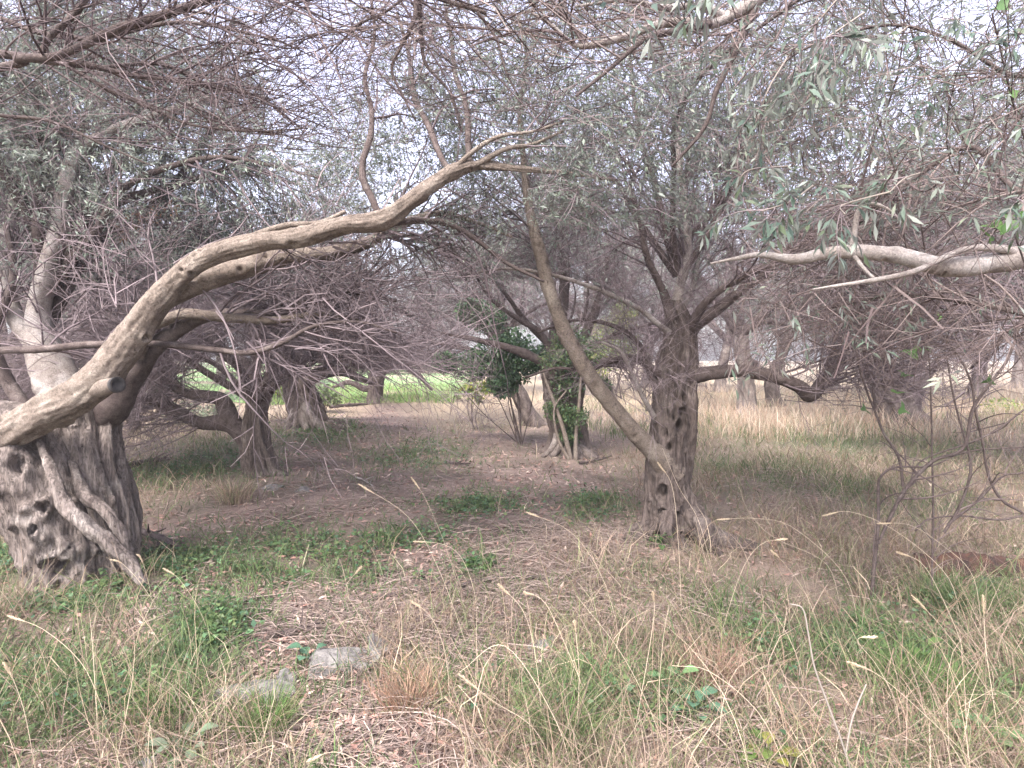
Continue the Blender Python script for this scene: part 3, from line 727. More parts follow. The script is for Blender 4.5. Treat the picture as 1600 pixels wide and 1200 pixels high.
for spec in ([(1075, 800, 5.1, 14), (1098, 830, 4.98, 16), (1112, 856, 4.9, 14), (1122, 880, 4.85, 8)], [(1030, 815, 5.15, 12), (1005, 838, 5.1, 11), (980, 850, 5.05, 8), (965, 862, 5.0, 5)],
             [(1045, 800, 5.05, 10), (1042, 835, 4.97, 10), (1052, 862, 4.92, 7)], [(1025, 830, 5.2, 10), (1000, 826, 5.25, 8), (975, 832, 5.3, 6)]):
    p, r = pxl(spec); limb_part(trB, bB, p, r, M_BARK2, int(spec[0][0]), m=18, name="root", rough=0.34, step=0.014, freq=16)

rs_ = np.random.default_rng(505)
Lp_, Lr_ = pack([(q_[0], q_[1]) for q_ in limbsB[1:12]], 24)
E1, F1 = emit(Lp_[:, :14], np.minimum(Lr_[:, :14], 0.008), 150, rs_, 0.1, 1, (0.3, 0.9), (0.5, 1.2), 8, (0, -0.1, 0.25), 0.3, -0.02, 0.5, 0.0028, byl=False)
E2, F2 = emit(E1, F1, 900, rs_, 0.15, 1, (0.15, 0.5), (0.4, 1.1), 5, (0, 0, 0.05), 0.32, -0.03, 0.6, 0.0016)
E3, F3 = emit(E2, F2, 3000, rs_, 0.15, 1, (0.08, 0.25), (0.4, 1.1), 3, (0, 0, 0), 0.35, -0.03, 0.7, 0.0012)
mb = MB()
for B, R, m_ in ((E1, F1, 4), (E2, F2, 3)):
    v, q = tubes(B, R, m_); mb.add(v, q, None, twig_cols(len(B), B.shape[1] * m_, rs_, TWIG_A * 1.15, TWIG_B * 1.15))
v, q = ribbons(E3, F3 * 1.25); mb.add(v, q, None, twig_cols(len(E3), 6, rs_, TWIG_A * 1.15, TWIG_B * 1.15))
link("sprouts", mb.mesh("sprouts", M_TWIG, bB), trB, kind='stuff')

# ---- the low forked tree left of the path
def under_open(B):
    u = B[:, :, 0] / B[:, :, 1]; e = (B[:, :, 2] - 1.6) / B[:, :, 1]
    return ~((u > -0.12) & (u < 0.14) & (e < 0.12) & (B[:, :, 1] < 11.6) & (B[:, :, 1] > 6)).any(1) & ~((u > -0.35) & (u < -0.10) & (e < -0.034)).any(1) & ~((u > 0.34) & (e < -0.075)).any(1)

def mid_tree(label, px, py, Y, tspec, lspecs, seed, nrand, tkw, ckw, rl=(1.8, 2.8), r0=0.06, crot=None):
    base = np.array([P(px, py, Y)[0], Y, 0.0]); base[2] = float(H(base[0], base[1]))
    tp, tr = pxl(tspec, Y); tp[0, 2] = base[2] - 0.02
    L = [(*pxl(s, Y), 'dark', dict(m=12, rough=0.14, step=0.05)) for s in lspecs]
    L += random_limbs(tp[-1] - np.array([0, 0, 0.08]), nrand, seed, rl, (0.1, 1.1), r0)
    return tree(label, base, [(tp, tr, tkw)], L, seed, dict(ckw, keep=under_open), None, M_BARK2)  # darker bark colour stands in for the deeper shade on these trunks

NT, NL = 8, 9
mid_tree("low forked olive beside the path, two sinuous limbs sweeping toward the huge hollow olive", 412, 750, 7.8,
    [(416, 762, 27), (408, 735, 22), (401, 705, 21), (398, 678, 20), (400, 650, 16), (402, 620, 12)],
    [[(405, 705, 20), (375, 672, 15), (345, 660, 12), (310, 660, 10), (272, 640, 9), (232, 623, 8), (195, 621, 6), (150, 600, 4)],
     [(392, 690, 16), (362, 655, 13), (345, 625, 11), (322, 620, 10), (285, 612, 8), (252, 585, 7), (230, 555, 4)],
     [(402, 650, 16), (398, 600, 15), (378, 570, 13), (345, 545, 10), (318, 510, 7), (280, 480, 5)],
     [(405, 640, 14), (420, 600, 11), (428, 560, 9), (440, 510, 6)]],
    41, 8, dict(lobes=4, flare=0.28, furrow=0.32, m=80, step=0.025, roots=[(-0.4, 0.8)]), dict(nb=400, n2=NT, n3=NL, leaf_z=2.9, leaf_n=34000, thin_top=0.25, up=0.0, out=0.4, thick=1.0, droop=-0.06))
trD = mid_tree("leaning olive with splayed ribbed roots in front of the bright meadow", 488, 685, 11.6,
    [(500, 692, 36), (488, 665, 26), (478, 640, 23), (468, 610, 22), (458, 580, 21), (455, 555, 15)],
    [[(470, 600, 12), (500, 585, 9), (530, 580, 8), (560, 590, 6), (585, 600, 3)], [(462, 570, 12), (490, 540, 9), (530, 500, 6)], [(458, 580, 12), (430, 560, 9), (400, 520, 6)]],
    43, 8, dict(lobes=7, flare=0.22, furrow=0.34, m=80, step=0.03), dict(nb=360, n2=NT, n3=NL, leaf_z=2.9, leaf_n=30000, thin_top=0.25, up=0.0, out=0.4, thick=1.25, droop=-0.06), (2.0, 3.2))
mid_tree("small far olive standing where the path meets the meadow", 585, 632, 19.0,
    [(585, 634, 14), (585, 620, 11), (587, 605, 11), (588, 592, 12), (588, 582, 11)],
    [[(588, 590, 8), (605, 577, 6), (630, 573, 5), (655, 588, 4), (675, 610, 2)], [(585, 605, 7), (570, 607, 5), (545, 598, 4), (520, 605, 2)], [(590, 585, 8), (610, 570, 6), (640, 545, 4)]],
    47, 7, dict(lobes=4, flare=0.3, furrow=0.22, m=40, step=0.06), dict(nb=360, n2=NT, n3=NL, leaf_z=2.9, leaf_n=22000, thin_top=0.25, up=0.0, out=0.5, thick=1.6, droop=-0.06), (2.5, 4.0), 0.09)
trF = mid_tree("small slanting olive with dark green leafy shoots round its trunk", 832, 660, 14.0,
    [(834, 664, 15), (822, 640, 12), (808, 612, 12), (798, 592, 11), (785, 565, 10), (775, 540, 8)],
    [[(795, 585, 8), (770, 560, 6), (730, 545, 4), (690, 540, 3)], [(785, 560, 8), (790, 520, 6), (780, 470, 4)]],
    53, 7, dict(lobes=4, flare=0.35, furrow=0.2, m=40, step=0.06), dict(nb=180, n2=NT, n3=NL, leaf_z=2.7, leaf_n=22000, thin_top=0.6, up=0.05, out=0.4, thick=1.25), (2.0, 3.0))
trG = mid_tree("stout olive right of the path with spreading roots and leafy sucker shoots", 888, 708, 9.9,
    [(892, 716, 38), (890, 690, 29), (884, 655, 27), (880, 615, 29), (878, 585, 30), (876, 560, 22)],
    [[(885, 600, 14), (910, 575, 9), (950, 566, 7), (985, 570, 5), (1010, 540, 3)], [(875, 575, 14), (868, 530, 11), (880, 470, 9), (882, 400, 8), (880, 330, 6), (885, 260, 4)],
     [(870, 590, 12), (845, 565, 8), (800, 545, 6), (740, 530, 4), (690, 520, 2)], [(885, 570, 12), (910, 530, 8), (935, 470, 6), (950, 400, 4)]],
    59, 8, dict(lobes=6, flare=0.25, furrow=0.34, m=80, step=0.03), dict(nb=340, n2=NT, n3=NL, leaf_z=2.7, leaf_n=32000, thin_top=0.35, up=0.08, out=0.4, thick=1.25))
mid_tree("thick two-stemmed olive in the dry grass behind the thorny canes", 1412, 660, 13.8,
    [(1414, 668, 34), (1400, 635, 28), (1388, 605, 24), (1372, 575, 20), (1352, 550, 16), (1335, 530, 10)],
    [[(1415, 650, 18), (1425, 615, 14), (1432, 580, 12), (1440, 550, 9), (1455, 500, 6)], [(1420, 640, 12), (1440, 600, 8), (1462, 570, 6), (1500, 545, 4)], [(1370, 570, 12), (1340, 520, 9), (1300, 480, 6)]],
    61, 8, dict(lobes=5, flare=0.3, furrow=0.24, m=56, step=0.05), dict(nb=150, n2=NT, n3=NL, leaf_z=2.5, leaf_n=30000, thin_top=0.6, up=0.1, out=0.4, thick=1.25), (2.2, 3.4))
mid_tree("thin leaning olive in straw grass behind the elbowed low branch", 1212, 640, 19.0,
    [(1213, 644, 14), (1208, 620, 11), (1206, 600, 11), (1212, 575, 9), (1225, 545, 7), (1235, 510, 5)],
    [[(1207, 600, 8), (1185, 575, 6), (1150, 545, 4)], [(1220, 555, 8), (1245, 500, 6), (1260, 440, 4)]],
    67, 7, dict(lobes=4, flare=0.3, furrow=0.2, m=40, step=0.06), dict(nb=130, n2=NT, n3=NL, leaf_z=2.5, leaf_n=22000, thin_top=0.6, up=0.1, out=0.4, thick=1.6), (2.4, 3.6), 0.08)
mid_tree("slight young olive on the pale bank, seen beneath the forked olive's sinuous limb", 212, 688, 12.0,
    [(212, 692, 9), (211, 672, 7), (210, 652, 7), (211, 635, 6), (212, 615, 5)],
    [[(211, 650, 5), (230, 655, 4), (250, 645, 3), (262, 625, 2)], [(211, 640, 5), (195, 630, 4), (178, 620, 2)], [(212, 615, 5), (213, 590, 4), (214, 560, 3)]],
    71, 5, dict(lobes=4, flare=0.3, furrow=0.15, m=32, step=0.06), dict(nb=60, n2=NT, n3=NL, leaf_z=2.0, leaf_n=6000, up=0.1, out=0.4, thick=1.3), (1.0, 1.8), 0.03)
mid_tree("dark crooked olive partly hidden behind the huge hollow olive", -40, 700, 8.2,
    [(-40, 735, 50), (-30, 690, 42), (-8, 645, 38), (15, 610, 34), (20, 580, 26), (10, 550, 18)],
    [[(20, 600, 20), (45, 660, 12), (60, 690, 8)], [(18, 580, 16), (50, 520, 12), (40, 460, 10), (20, 380, 8)], [(10, 570, 14), (70, 560, 9), (120, 500, 7), (160, 430, 5)]],
    73, 7, dict(lobes=4, flare=0.3, furrow=0.22, m=56, step=0.05), dict(nb=130, n2=NT, n3=NL, leaf_z=2.5, leaf_n=30000, thin_top=0.6, up=0.1, out=0.4, thick=1.2))

# ribbed roots
for root_, Y_, specs in ((trD, 11.3, [[(476, 630, 7), (492, 655, 7), (520, 678, 6), (545, 690, 3)], [(480, 645, 7), (498, 672, 6), (522, 688, 4), (532, 692, 2)], [(472, 640, 7), (482, 668, 6), (490, 690, 4)], [(466, 645, 7), (466, 672, 6), (462, 692, 4)], [(474, 635, 6), (500, 680, 5), (510, 692, 3)], [(460, 640, 6), (452, 668, 5), (450, 688, 3)]]),
                         (trG, 9.6, [[(890, 690, 9), (912, 705, 8), (930, 716, 5), (940, 722, 2)], [(880, 690, 9), (866, 706, 7), (852, 716, 4)], [(884, 685, 8), (882, 708, 7), (878, 722, 4)], [(896, 690, 8), (902, 710, 7), (906, 724, 4)], [(872, 680, 7), (862, 700, 5), (846, 710, 3)]])):
    for sp in specs:
        p, r = pxl(sp, Y_); p[:, 1] -= np.linspace(0.0, 0.25, len(p)); limb_part(root_, np.array(root_.location), p, r, M_BARK, int(sp[0][0] + sp[-1][0]), m=9, name="root", rough=0.2, step=0.05)

# ---- two trees whose trunks stand beside the picture and whose branches hang into it
def over_tree(label, base, tp, tr, limbs, seed, ckw):
    base = np.array(base, float); base[2] = float(H(base[0], base[1]))
    tp = np.array(tp, float); tp[0, 2] = base[2] - 0.02
    return tree(label, base, [(tp, np.array(tr), dict(lobes=5, flare=0.3, furrow=0.2, m=48, step=0.05))], limbs, seed, ckw)
limbsR = []
def LR(spec, mk='pale', pre=None, prer=(), Y=None, **kw):
    p, r = pxl(spec, Y)
    if pre is not None: p = np.vstack([np.array(pre, float), p]); r = np.concatenate([prer, r])
    limbsR.append((p, r, mk, kw))
LR([(1700, 380, 2.75, 18), (1600, 401, 2.7, 17), (1560, 409, 2.7, 16), (1500, 417, 2.7, 15), (1460, 414, 2.72, 14), (1400, 399, 2.75, 12), (1330, 393, 2.8, 10.5), (1280, 398, 2.85, 9), (1240, 405, 2.9, 8), (1190, 398, 2.95, 5), (1150, 404, 3.0, 3), (1110, 412, 3.02, 1.5)],
   pre=[(4.4, 3.0, 1.35), (3.6, 2.95, 1.9)], prer=[0.10, 0.07], m=20, knots=10, rough=0.06, step=0.02)
LR([(1650, 385, 2.72, 7), (1600, 399, 2.68, 7), (1570, 390, 2.66, 6.5), (1530, 387, 2.65, 6), (1490, 396, 2.65, 5), (1430, 424, 2.65, 4.5), (1370, 437, 2.65, 4), (1310, 446, 2.66, 2.5), (1270, 452, 2.7, 1.2)], m=10, rough=0.06, step=0.03)
LR([(1330, 393, 2.79, 5), (1336, 360, 2.77, 4.5), (1342, 328, 2.75, 4), (1365, 318, 2.72, 3), (1392, 330, 2.7, 2), (1410, 350, 2.7, 1.5)], m=8, step=0.03)
LR([(1330, 393, 2.79, 4), (1350, 420, 2.75, 3), (1368, 437, 2.66, 2.5)], m=6, step=0.03)
LR([(1290, -110, 2.5, 11), (1232, -50, 2.5, 11), (1190, -8, 2.5, 10.5), (1160, 14, 2.5, 10), (1112, 36, 2.5, 8), (1070, 35, 2.5, 7), (1030, 38, 2.5, 6), (985, 55, 2.5, 5.5), (932, 69, 2.5, 5), (897, 70, 2.5, 4), (860, 38, 2.5, 3), (830, 20, 2.5, 2)],
   pre=[(4.4, 2.9, 1.9), (3.6, 2.7, 3.0), (2.4, 2.55, 3.45)], prer=[0.08, 0.06, 0.04], m=14, knots=6, rough=0.08)
LR([(1112, 36, 2.5, 6), (1050, 50, 2.4, 5), (1010, 60, 2.3, 4), (950, 110, 2.25, 3), (900, 150, 2.2, 2)], 'dark', m=8)
LR([(1130, 25, 2.5, 7), (1090, 10, 2.45, 6), (1030, 12, 2.4, 5), (980, 0, 2.3, 3), (900, 10, 2.3, 2)], m=8)
LR([(1180, 10, 2.5, 7), (1150, 80, 2.5, 5), (1120, 140, 2.5, 4), (1100, 200, 2.5, 3), (1050, 260, 2.5, 2)], 'dark', m=8)
LR([(1700, 210, 2.9, 5.0), (1600, 300, 3.0, 4.4), (1520, 230, 3.1, 3.9), (1440, 270, 3.2, 3.9), (1400, 300, 3.2, 3.3), (1340, 350, 3.3, 2.2)], 'dark', pre=[(4.3, 2.95, 2.2)], prer=[0.03], m=10)
LR([(1720, 60, 2.5, 4.4), (1600, 120, 2.5, 3.3), (1480, 60, 2.5, 2.8), (1380, 40, 2.5, 2.2), (1250, 80, 2.5, 1.7), (1180, 150, 2.5, 1.1)], 'dark', pre=[(4.3, 2.9, 2.4)], prer=[0.03], m=8)
LR([(1720, 520, 3.1, 7), (1600, 490, 3.2, 5), (1500, 470, 3.3, 4), (1400, 460, 3.4, 3), (1300, 480, 3.4, 2)], 'dark', pre=[(4.3, 3.0, 1.4)], prer=[0.05], m=8)
over_tree("unseen-trunk olive reaching a pale smooth limb in from the right edge", (4.45, 3.0, 0), [(4.45, 3.0, 0), (4.45, 3.0, 0.5), (4.4, 3.0, 1.0), (4.4, 2.95, 1.6), (4.3, 2.9, 2.5)], [0.24, 0.2, 0.18, 0.16, 0.09], limbsR, 81,
          dict(nb=120, n2=8, n3=6, leaf_z=2.2, leaf_n=3200, leaf_keep=lambda B: (B[:, :, 0] / B[:, :, 1]).min(1) > 0.33, up=-0.05, out=0.0, t0=0.2, droop=-0.06, lo=np.array([0.085, 0.06, 0.06]), hi=np.array([0.19, 0.15, 0.14]), leaf_prob=0.1, lenb=(0.4, 1.0), clear=1.3, maxr=0.014,
          keep=lambda B: (((B[:, :, 2] - 1.6) / B[:, :, 1]).min(1) > -0.06) & ~(((B[:, :, 0] / B[:, :, 1] > 0.38) & ((B[:, :, 2] - 1.6) / B[:, :, 1] > 0.115) & ((B[:, :, 2] - 1.6) / B[:, :, 1] < 0.215) & (B[:, :, 1] < 2.85)).any(1)) & (((B[:, :, 0] / B[:, :, 1]).min(1) > 0.345) | (((B[:, :, 2] - 1.6) / B[:, :, 1]).min(1) > 0.46))))
limbsL = []
def LL(spec, mk='dark', pre=None, prer=(), **kw):
    p, r = pxl(spec)
    if pre is not None: p = np.vstack([np.array(pre, float), p]); r = np.concatenate([prer, r])
    limbsL.append((p, r, mk, kw))
pl, pr_ = [(-3.9, 1.7, 1.6), (-3.2, 2.1, 2.3)], [0.09, 0.06]
LL([(-120, 70, 2.5, 9), (0, 84, 2.5, 6.5), (75, 95, 2.5, 6), (130, 100, 2.5, 5), (210, 118, 2.55, 4), (300, 130, 2.6, 3.2), (400, 150, 2.7, 2.4), (470, 200, 2.8, 1.6)], pre=pl, prer=pr_, m=8)
LL([(-20, 110, 2.4, 6), (30, 92, 2.35, 6), (88, 88, 2.3, 6), (140, 66, 2.3, 6.5), (189, 44, 2.3, 6.5), (250, 25, 2.3, 6.5), (324, 0, 2.3, 6), (420, -30, 2.3, 5), (560, -40, 2.3, 5), (660, -10, 2.3, 4), (760, 20, 2.3, 3)], pre=pl, prer=pr_, m=10)
LL([(60, 90, 2.35, 4), (80, 56, 2.3, 4.5), (110, 28, 2.28, 4.5), (140, -10, 2.25, 4.5), (180, -80, 2.2, 4)], m=8)
LL([(-60, 10, 2.6, 5), (0, 28, 2.6, 4), (60, 50, 2.6, 4), (150, 60, 2.6, 3.5), (280, 35, 2.6, 3), (420, 60, 2.6, 2), (460, 75, 2.6, 1.5)], pre=[pl[1]], prer=[0.04], m=8)
LL([(70, 95, 2.5, 3.5), (150, 105, 2.6, 3), (250, 100, 2.7, 3), (320, 130, 2.8, 2.5), (420, 155, 2.9, 2)], m=6)
LL([(100, 100, 2.5, 3.5), (170, 140, 2.5, 3), (240, 170, 2.5, 2.5), (300, 195, 2.5, 2), (400, 205, 2.5, 1.5), (480, 200, 2.5, 1)], m=6)
LL([(-80, 160, 2.7, 4), (0, 180, 2.7, 3), (80, 190, 2.7, 2.5), (170, 230, 2.7, 2), (240, 260, 2.7, 1.2)], pre=[pl[1]], prer=[0.03], m=6)
LL([(650, -20, 2.3, 4), (648, 30, 2.3, 4), (625, 75, 2.3, 3), (612, 110, 2.3, 2.5), (630, 150, 2.3, 1.8), (650, 190, 2.3, 1.2)], m=6)
LL([(655, -20, 2.35, 3.5), (658, 50, 2.4, 3), (665, 100, 2.4, 2.5), (700, 140, 2.4, 2), (720, 200, 2.4, 1.3)], m=6)
LL([(740, 10, 2.3, 2.5), (775, 60, 2.3, 2), (790, 110, 2.3, 1.6), (810, 150, 2.3, 1.2)], m=6)
LL([(640, -10, 2.3, 2.5), (600, 20, 2.35, 2.2), (560, 40, 2.4, 2), (500, 100, 2.4, 1.5)], m=6)
over_tree("olive beyond the left edge with dark thin bare branches hanging across the upper corner", (-4.0, 1.6, 0), [(-4.0, 1.6, 0), (-4.0, 1.6, 0.5), (-3.95, 1.65, 1.0), (-3.9, 1.7, 1.7), (-3.7, 1.85, 2.2)], [0.22, 0.19, 0.17, 0.15, 0.08], limbsL, 91,
          dict(nb=100, n2=8, n3=7, thick=0.75, leaf_z=9, leaf_n=0, up=-0.12, out=0.0, t0=0.3, droop=-0.07, lo=np.array([0.06, 0.042, 0.045]), hi=np.array([0.15, 0.115, 0.115]), lenb=(0.4, 1.0), clear=1.3, maxr=0.010,
               keep=lambda B: ((B[:, :, 2] - 1.6) / B[:, :, 1]).min(1) > 0.33))

# ================================================================== OLIVES FURTHER BACK
def lobe_leaves(centers, radii, n, r, length, width, pal, squash=0.8):
    """leaves filling loose clumps"""
    i = r.integers(0, len(centers), n)
    d = nrm(r.normal(size=(n, 3))) * (r.random((n, 1)) ** 0.45)
    p = np.asarray(centers)[i] + d * np.asarray(radii)[i][:, None] * np.array([1, 1, squash])
    a = nrm(r.normal(size=(n, 3)) + np.array([0, 0, -0.5]))
    s = nrm(np.cross(a, r.normal(size=(n, 3)) * 0.6 + np.array([0, 0, 1.0])))
    L = r.uniform(*length, n)[:, None]; w = L * width
    nn = np.cross(s, a)
    V = np.stack([p, p + a * L * 0.42 + s * w + nn * w * 0.3, p + a * L, p + a * L * 0.42 - s * w + nn * w * 0.3], 1)
    c = pal[r.integers(0, len(pal), n)] * r.uniform(0.7, 1.3, (n, 1))
    return V.reshape(-1, 3), np.arange(n * 4).reshape(n, 4), np.repeat(c, 4, 0)

def generic_olive(seed, two=False):
    r = np.random.default_rng(seed)
    base = np.zeros(3)
    lean = r.uniform(-0.25, 0.25, 2)
    tp = np.array([[0, 0, -0.05], [0.02, 0, 0.4], [lean[0] * 0.4, lean[1] * 0.4, 0.9], [lean[0] * 0.8, lean[1] * 0.8, 1.4], [lean[0], lean[1], 1.8]])
    L = random_limbs(tp[-1] - np.array([0, 0, 0.15]), 8, seed + 1, (2.2, 3.6), (0.15, 1.15), 0.085)
    root = thing("olive_tree", "", "olive tree", base, "olives in the rows further back")
    link("trunk", trunk_mesh(tp, np.array([0.22, 0.16, 0.145, 0.15, 0.11]), base, M_BARK, seed, lobes=5, flare=0.4, furrow=0.24, m=40, step=0.07), root)
    mb = MB()
    dense = []
    for i, (pts, rad, mk, kw) in enumerate(L):
        V, q, t, p_, r_ = woody(pts, rad, 8, 0.10, seed * 3 + i, rough=0.12)
        o = link("limb", None if False else mesh_of("limb", V, q, t, M_DARKLIMB), root)
        dense.append((p_, r_))
    crown(root, base, dense, seed + 5, nb=140, n2=7, n3=8, leaf_z=2.3, leaf_n=26000, up=0.12, out=0.4, thick=1.8, leaf_len=(0.05, 0.09), clear=0, len3=(0.2, 0.5), droop=-0.06)
    return root

def copy_tree(root, loc, rz, sc, label):
    o = root.copy(); C.objects.link(o)
    o.location = loc; o.rotation_euler = (0, 0, rz); o.scale = (sc, sc, sc); o['label'] = label
    for ch in list(root.children):
        c = ch.copy(); C.objects.link(c); c.parent = o
    return o

protos = [generic_olive(201), generic_olive(233), generic_olive(257)]
back = [
    (60, 20, "olive behind the yellow-green bush at the picture's left edge"),
    (265, 23, "olive past the pale bank, framed by the forked olive's limbs"),
    (160, 31, "remote olive in the gap right of the huge hollow trunk"),
    (345, 33, "remote olive between the forked olive and the bank"),
    (400, 33, "remote olive right behind the forked olive's trunk"),
    (700, 62, "remote olive at the meadow's far side"),
    (770, 26, "olive screened by the slanting olive's green shoots"),
    (930, 24, "olive directly behind the stout sucker-shooted olive"),
    (1010, 31, "remote olive seen left of the upright furrowed trunk"),
    (1125, 27, "olive in straw just right of the upright furrowed trunk"),
    (1300, 27, "olive in straw between the thin leaning olive and the two-stemmed olive"),
    (1170, 16, "tall olive whose grey-lilac crown rises right of the upright furrowed trunk"),
    (1422, 18.5, "tall olive rising behind the two-stemmed olive and the thorny canes"),
    (1345, 36, "remote olive behind the two-stemmed olive's left stem"),
    (1530, 23, "olive in the straw beyond the thorny canes"),
    (1590, 29, "olive at the right edge behind the thorny canes"),
    (1690, 8.5, "olive whose spreading crown fills the top right corner, trunk off the edge"),
    (1850, 6.4, "olive off the right edge whose crown hangs over the upper right"),
    (1750, 17, "olive whose crown closes the right edge"),
    (-110, 17, "olive whose crown closes the left edge"),
    (1060, 44, "most remote olive, seen above the straw in mid picture"),
    (850, 40, "remote olive between the slanting and the stout olive"),
    (1220, 46, "remote olive above the elbow of the low branch"),
]
br = np.random.default_rng(77)
used = [False] * 3
for i, (px_, Y_, lab) in enumerate(back):
    x_ = (px_ - 800) / F * Y_
    loc = (x_, Y_, float(H(x_, Y_))); k = i % 3; rz = br.uniform(0, 6.28); sc = br.uniform(1.25, 1.75) if Y_ > 12 else br.uniform(1.1, 1.25)
    if not used[k]:
        o = protos[k]; used[k] = True
        o.location = loc; o.rotation_euler = (0, 0, rz); o.scale = (sc,) * 3; o['label'] = lab
    else:
        copy_tree(protos[k], loc, rz, sc, lab)

# ================================================================== BUSHES, SHOOTS, CANES
def bush(name, label, cat, px_, py_, Y, spots, n, pal, length, width=0.28, seed=0, nstem=7):
    """stems from the ground to loose leaf clumps; spots: (px,py,r_px)"""
    r = np.random.default_rng(seed)
    b = np.array([P(px_, py_, Y)[0], Y, 0.0]); b[2] = float(H(b[0], b[1]))
    root = thing(name, label, cat, b)
    cs = np.array([P(s[0], s[1], Y + r.uniform(-0.3, 0.3)) for s in spots]); rs = np.array([s[2] / F * Y for s in spots])
    for i in range(nstem):
        c = cs[i % len(cs)]
        mid = (b + c) / 2 + r.normal(size=3) * 0.06 * np.linalg.norm(c - b)
        pts = np.array([b + np.array([r.normal() * 0.03, r.normal() * 0.03, -0.03]), mid, c + r.normal(size=3) * 0.2 * rs[i % len(cs)]])
        w = max(0.004, 0.9 / F * Y)
        limb_part(root, b, pts, np.array([w, w * 0.8, w * 0.4]), M_DARKLIMB, seed + i, m=6, name="stem", step=0.08)
    v, q, c = lobe_leaves(cs, rs, n, r, length, width, pal)
    mb = MB(); mb.add(v, q, None, c)
    link("foliage", mb.mesh("foliage", M_GREENLEAF, b), root, kind='stuff')
    return root

DKG = np.array([[0.06, 0.115, 0.055], [0.075, 0.14, 0.065], [0.05, 0.10, 0.058], [0.095, 0.16, 0.07]])
YLG = np.array([[0.22, 0.26, 0.06], [0.30, 0.30, 0.07], [0.16, 0.23, 0.06], [0.12, 0.2, 0.05]])
OLG = np.array([[0.11, 0.155, 0.065], [0.14, 0.18, 0.075], [0.09, 0.135, 0.06]])
BRG = np.array([[0.075, 0.15, 0.04], [0.10, 0.18, 0.05], [0.07, 0.13, 0.045]])
bush("bush", "yellow-leaved bush glimpsed through the fork of the forked olive", "bush", 430, 655, 21, [(430, 640, 22), (440, 610, 18), (425, 670, 15), (445, 660, 14)], 2600, YLG, (0.06, 0.12), seed=301)
bush("bush", "yellow-green bush behind the huge hollow olive's dark bulging limb base", "bush", 72, 650, 17, [(72, 600, 34), (60, 640, 28), (95, 630, 26), (110, 560, 24), (50, 570, 22)], 3600, np.vstack([YLG, BRG]), (0.06, 0.12), seed=305)
bush("bush", "yellow-green bush behind the branches left of the upright furrowed trunk", "bush", 960, 620, 22, [(960, 520, 38), (940, 560, 34), (985, 550, 32), (975, 490, 24)], 3600, YLG, (0.07, 0.13), seed=309)
bush("bush", "sunlit yellow-green bush at the far right behind the thorny canes", "bush", 1560, 680, 16, [(1565, 645, 32), (1590, 665, 26), (1540, 660, 20)], 2600, YLG, (0.06, 0.11), seed=313)
bush("bush", "grey-green bush on the bank beyond the slight young olive", "bush", 300, 668, 15, [(290, 650, 30), (330, 655, 28), (255, 662, 22), (350, 640, 20)], 3000, np.array([[0.15, 0.2, 0.12], [0.19, 0.23, 0.15], [0.12, 0.17, 0.1]]), (0.05, 0.1), seed=317)
bush("bush", "dark green laurel-like bush round the small slanting olive", "bush", 815, 690, 10.9, [(770, 560, 40), (740, 570, 34), (805, 575, 34), (760, 495, 34), (800, 540, 36), (735, 485, 26), (695, 565, 20), (845, 560, 26), (785, 600, 26), (865, 545, 22)], 12000, DKG, (0.05, 0.10), 0.26, seed=321, nstem=9)
bush("bush", "green bush peeping left of the small far olive at the meadow edge", "bush", 505, 650, 17, [(505, 612, 18), (520, 622, 14), (495, 630, 14)], 900, OLG, (0.06, 0.12), seed=325)
bush("sapling", "thin sapling with a tuft of yellowish leaves in the litter by the path", "sapling", 742, 668, 13.4, [(745, 600, 16), (732, 608, 12), (760, 605, 12), (745, 622, 10)], 260, YLG, (0.08, 0.15), 0.3, seed=329, nstem=3)
# leafy suckers on the stout olive
r = np.random.default_rng(333)
bG = np.array(trG.location)
for spec in ([(893, 722, 9.3, 4), (880, 670, 9.3, 3.5), (868, 635, 9.3, 3), (855, 600, 9.3, 2), (848, 580, 9.3, 1)], [(900, 720, 9.3, 3.5), (900, 680, 9.3, 3), (905, 630, 9.3, 2.5), (908, 585, 9.3, 1.5)],
             [(888, 718, 9.25, 3), (872, 685, 9.25, 2), (866, 640, 9.25, 1.5), (885, 610, 9.25, 1)]):
    p, rr_ = pxl(spec); limb_part(trG, bG, p, rr_, M_LIMB, int(spec[1][1]), m=7, name="sucker_shoot", step=0.05)
cs = np.array([P(x, y, 9.3 + r.uniform(-.3, .3)) for x, y, _ in ((885, 600, 0), (872, 640, 0), (900, 650, 0), (890, 680, 0), (905, 570, 0), (870, 560, 0), (890, 530, 0), (915, 545, 0), (940, 600, 0))])
v, q, c = lobe_leaves(cs, np.array([30, 24, 22, 20, 28, 30, 32, 30, 16]) / F * 9.3, 6000, r, (0.04, 0.08), 0.2, np.vstack([OLG, OLG * 0.85, DKG]))
mb = MB(); mb.add(v, q, None, c); link("sucker_foliage", mb.mesh("sucker_foliage", M_GREENLEAF, bG), trG, kind='stuff')
# russet dead spray under the huge olive's crown
r = np.random.default_rng(337)
cs = np.array([P(x, y, 4.9) for x, y in ((215, 345), (235, 335), (270, 325), (195, 365))])
v, q, c = lobe_leaves(cs, np.array([0.10, 0.10, 0.09, 0.08]), 260, r, (0.04, 0.07), 0.12, np.array([[0.30, 0.15, 0.09], [0.36, 0.2, 0.12], [0.25, 0.14, 0.09]]))
mb = MB(); mb.add(v, q, None, c); link("dead_leaves", mb.mesh("dead_leaves", M_LEAF, bA), trA, kind='stuff')

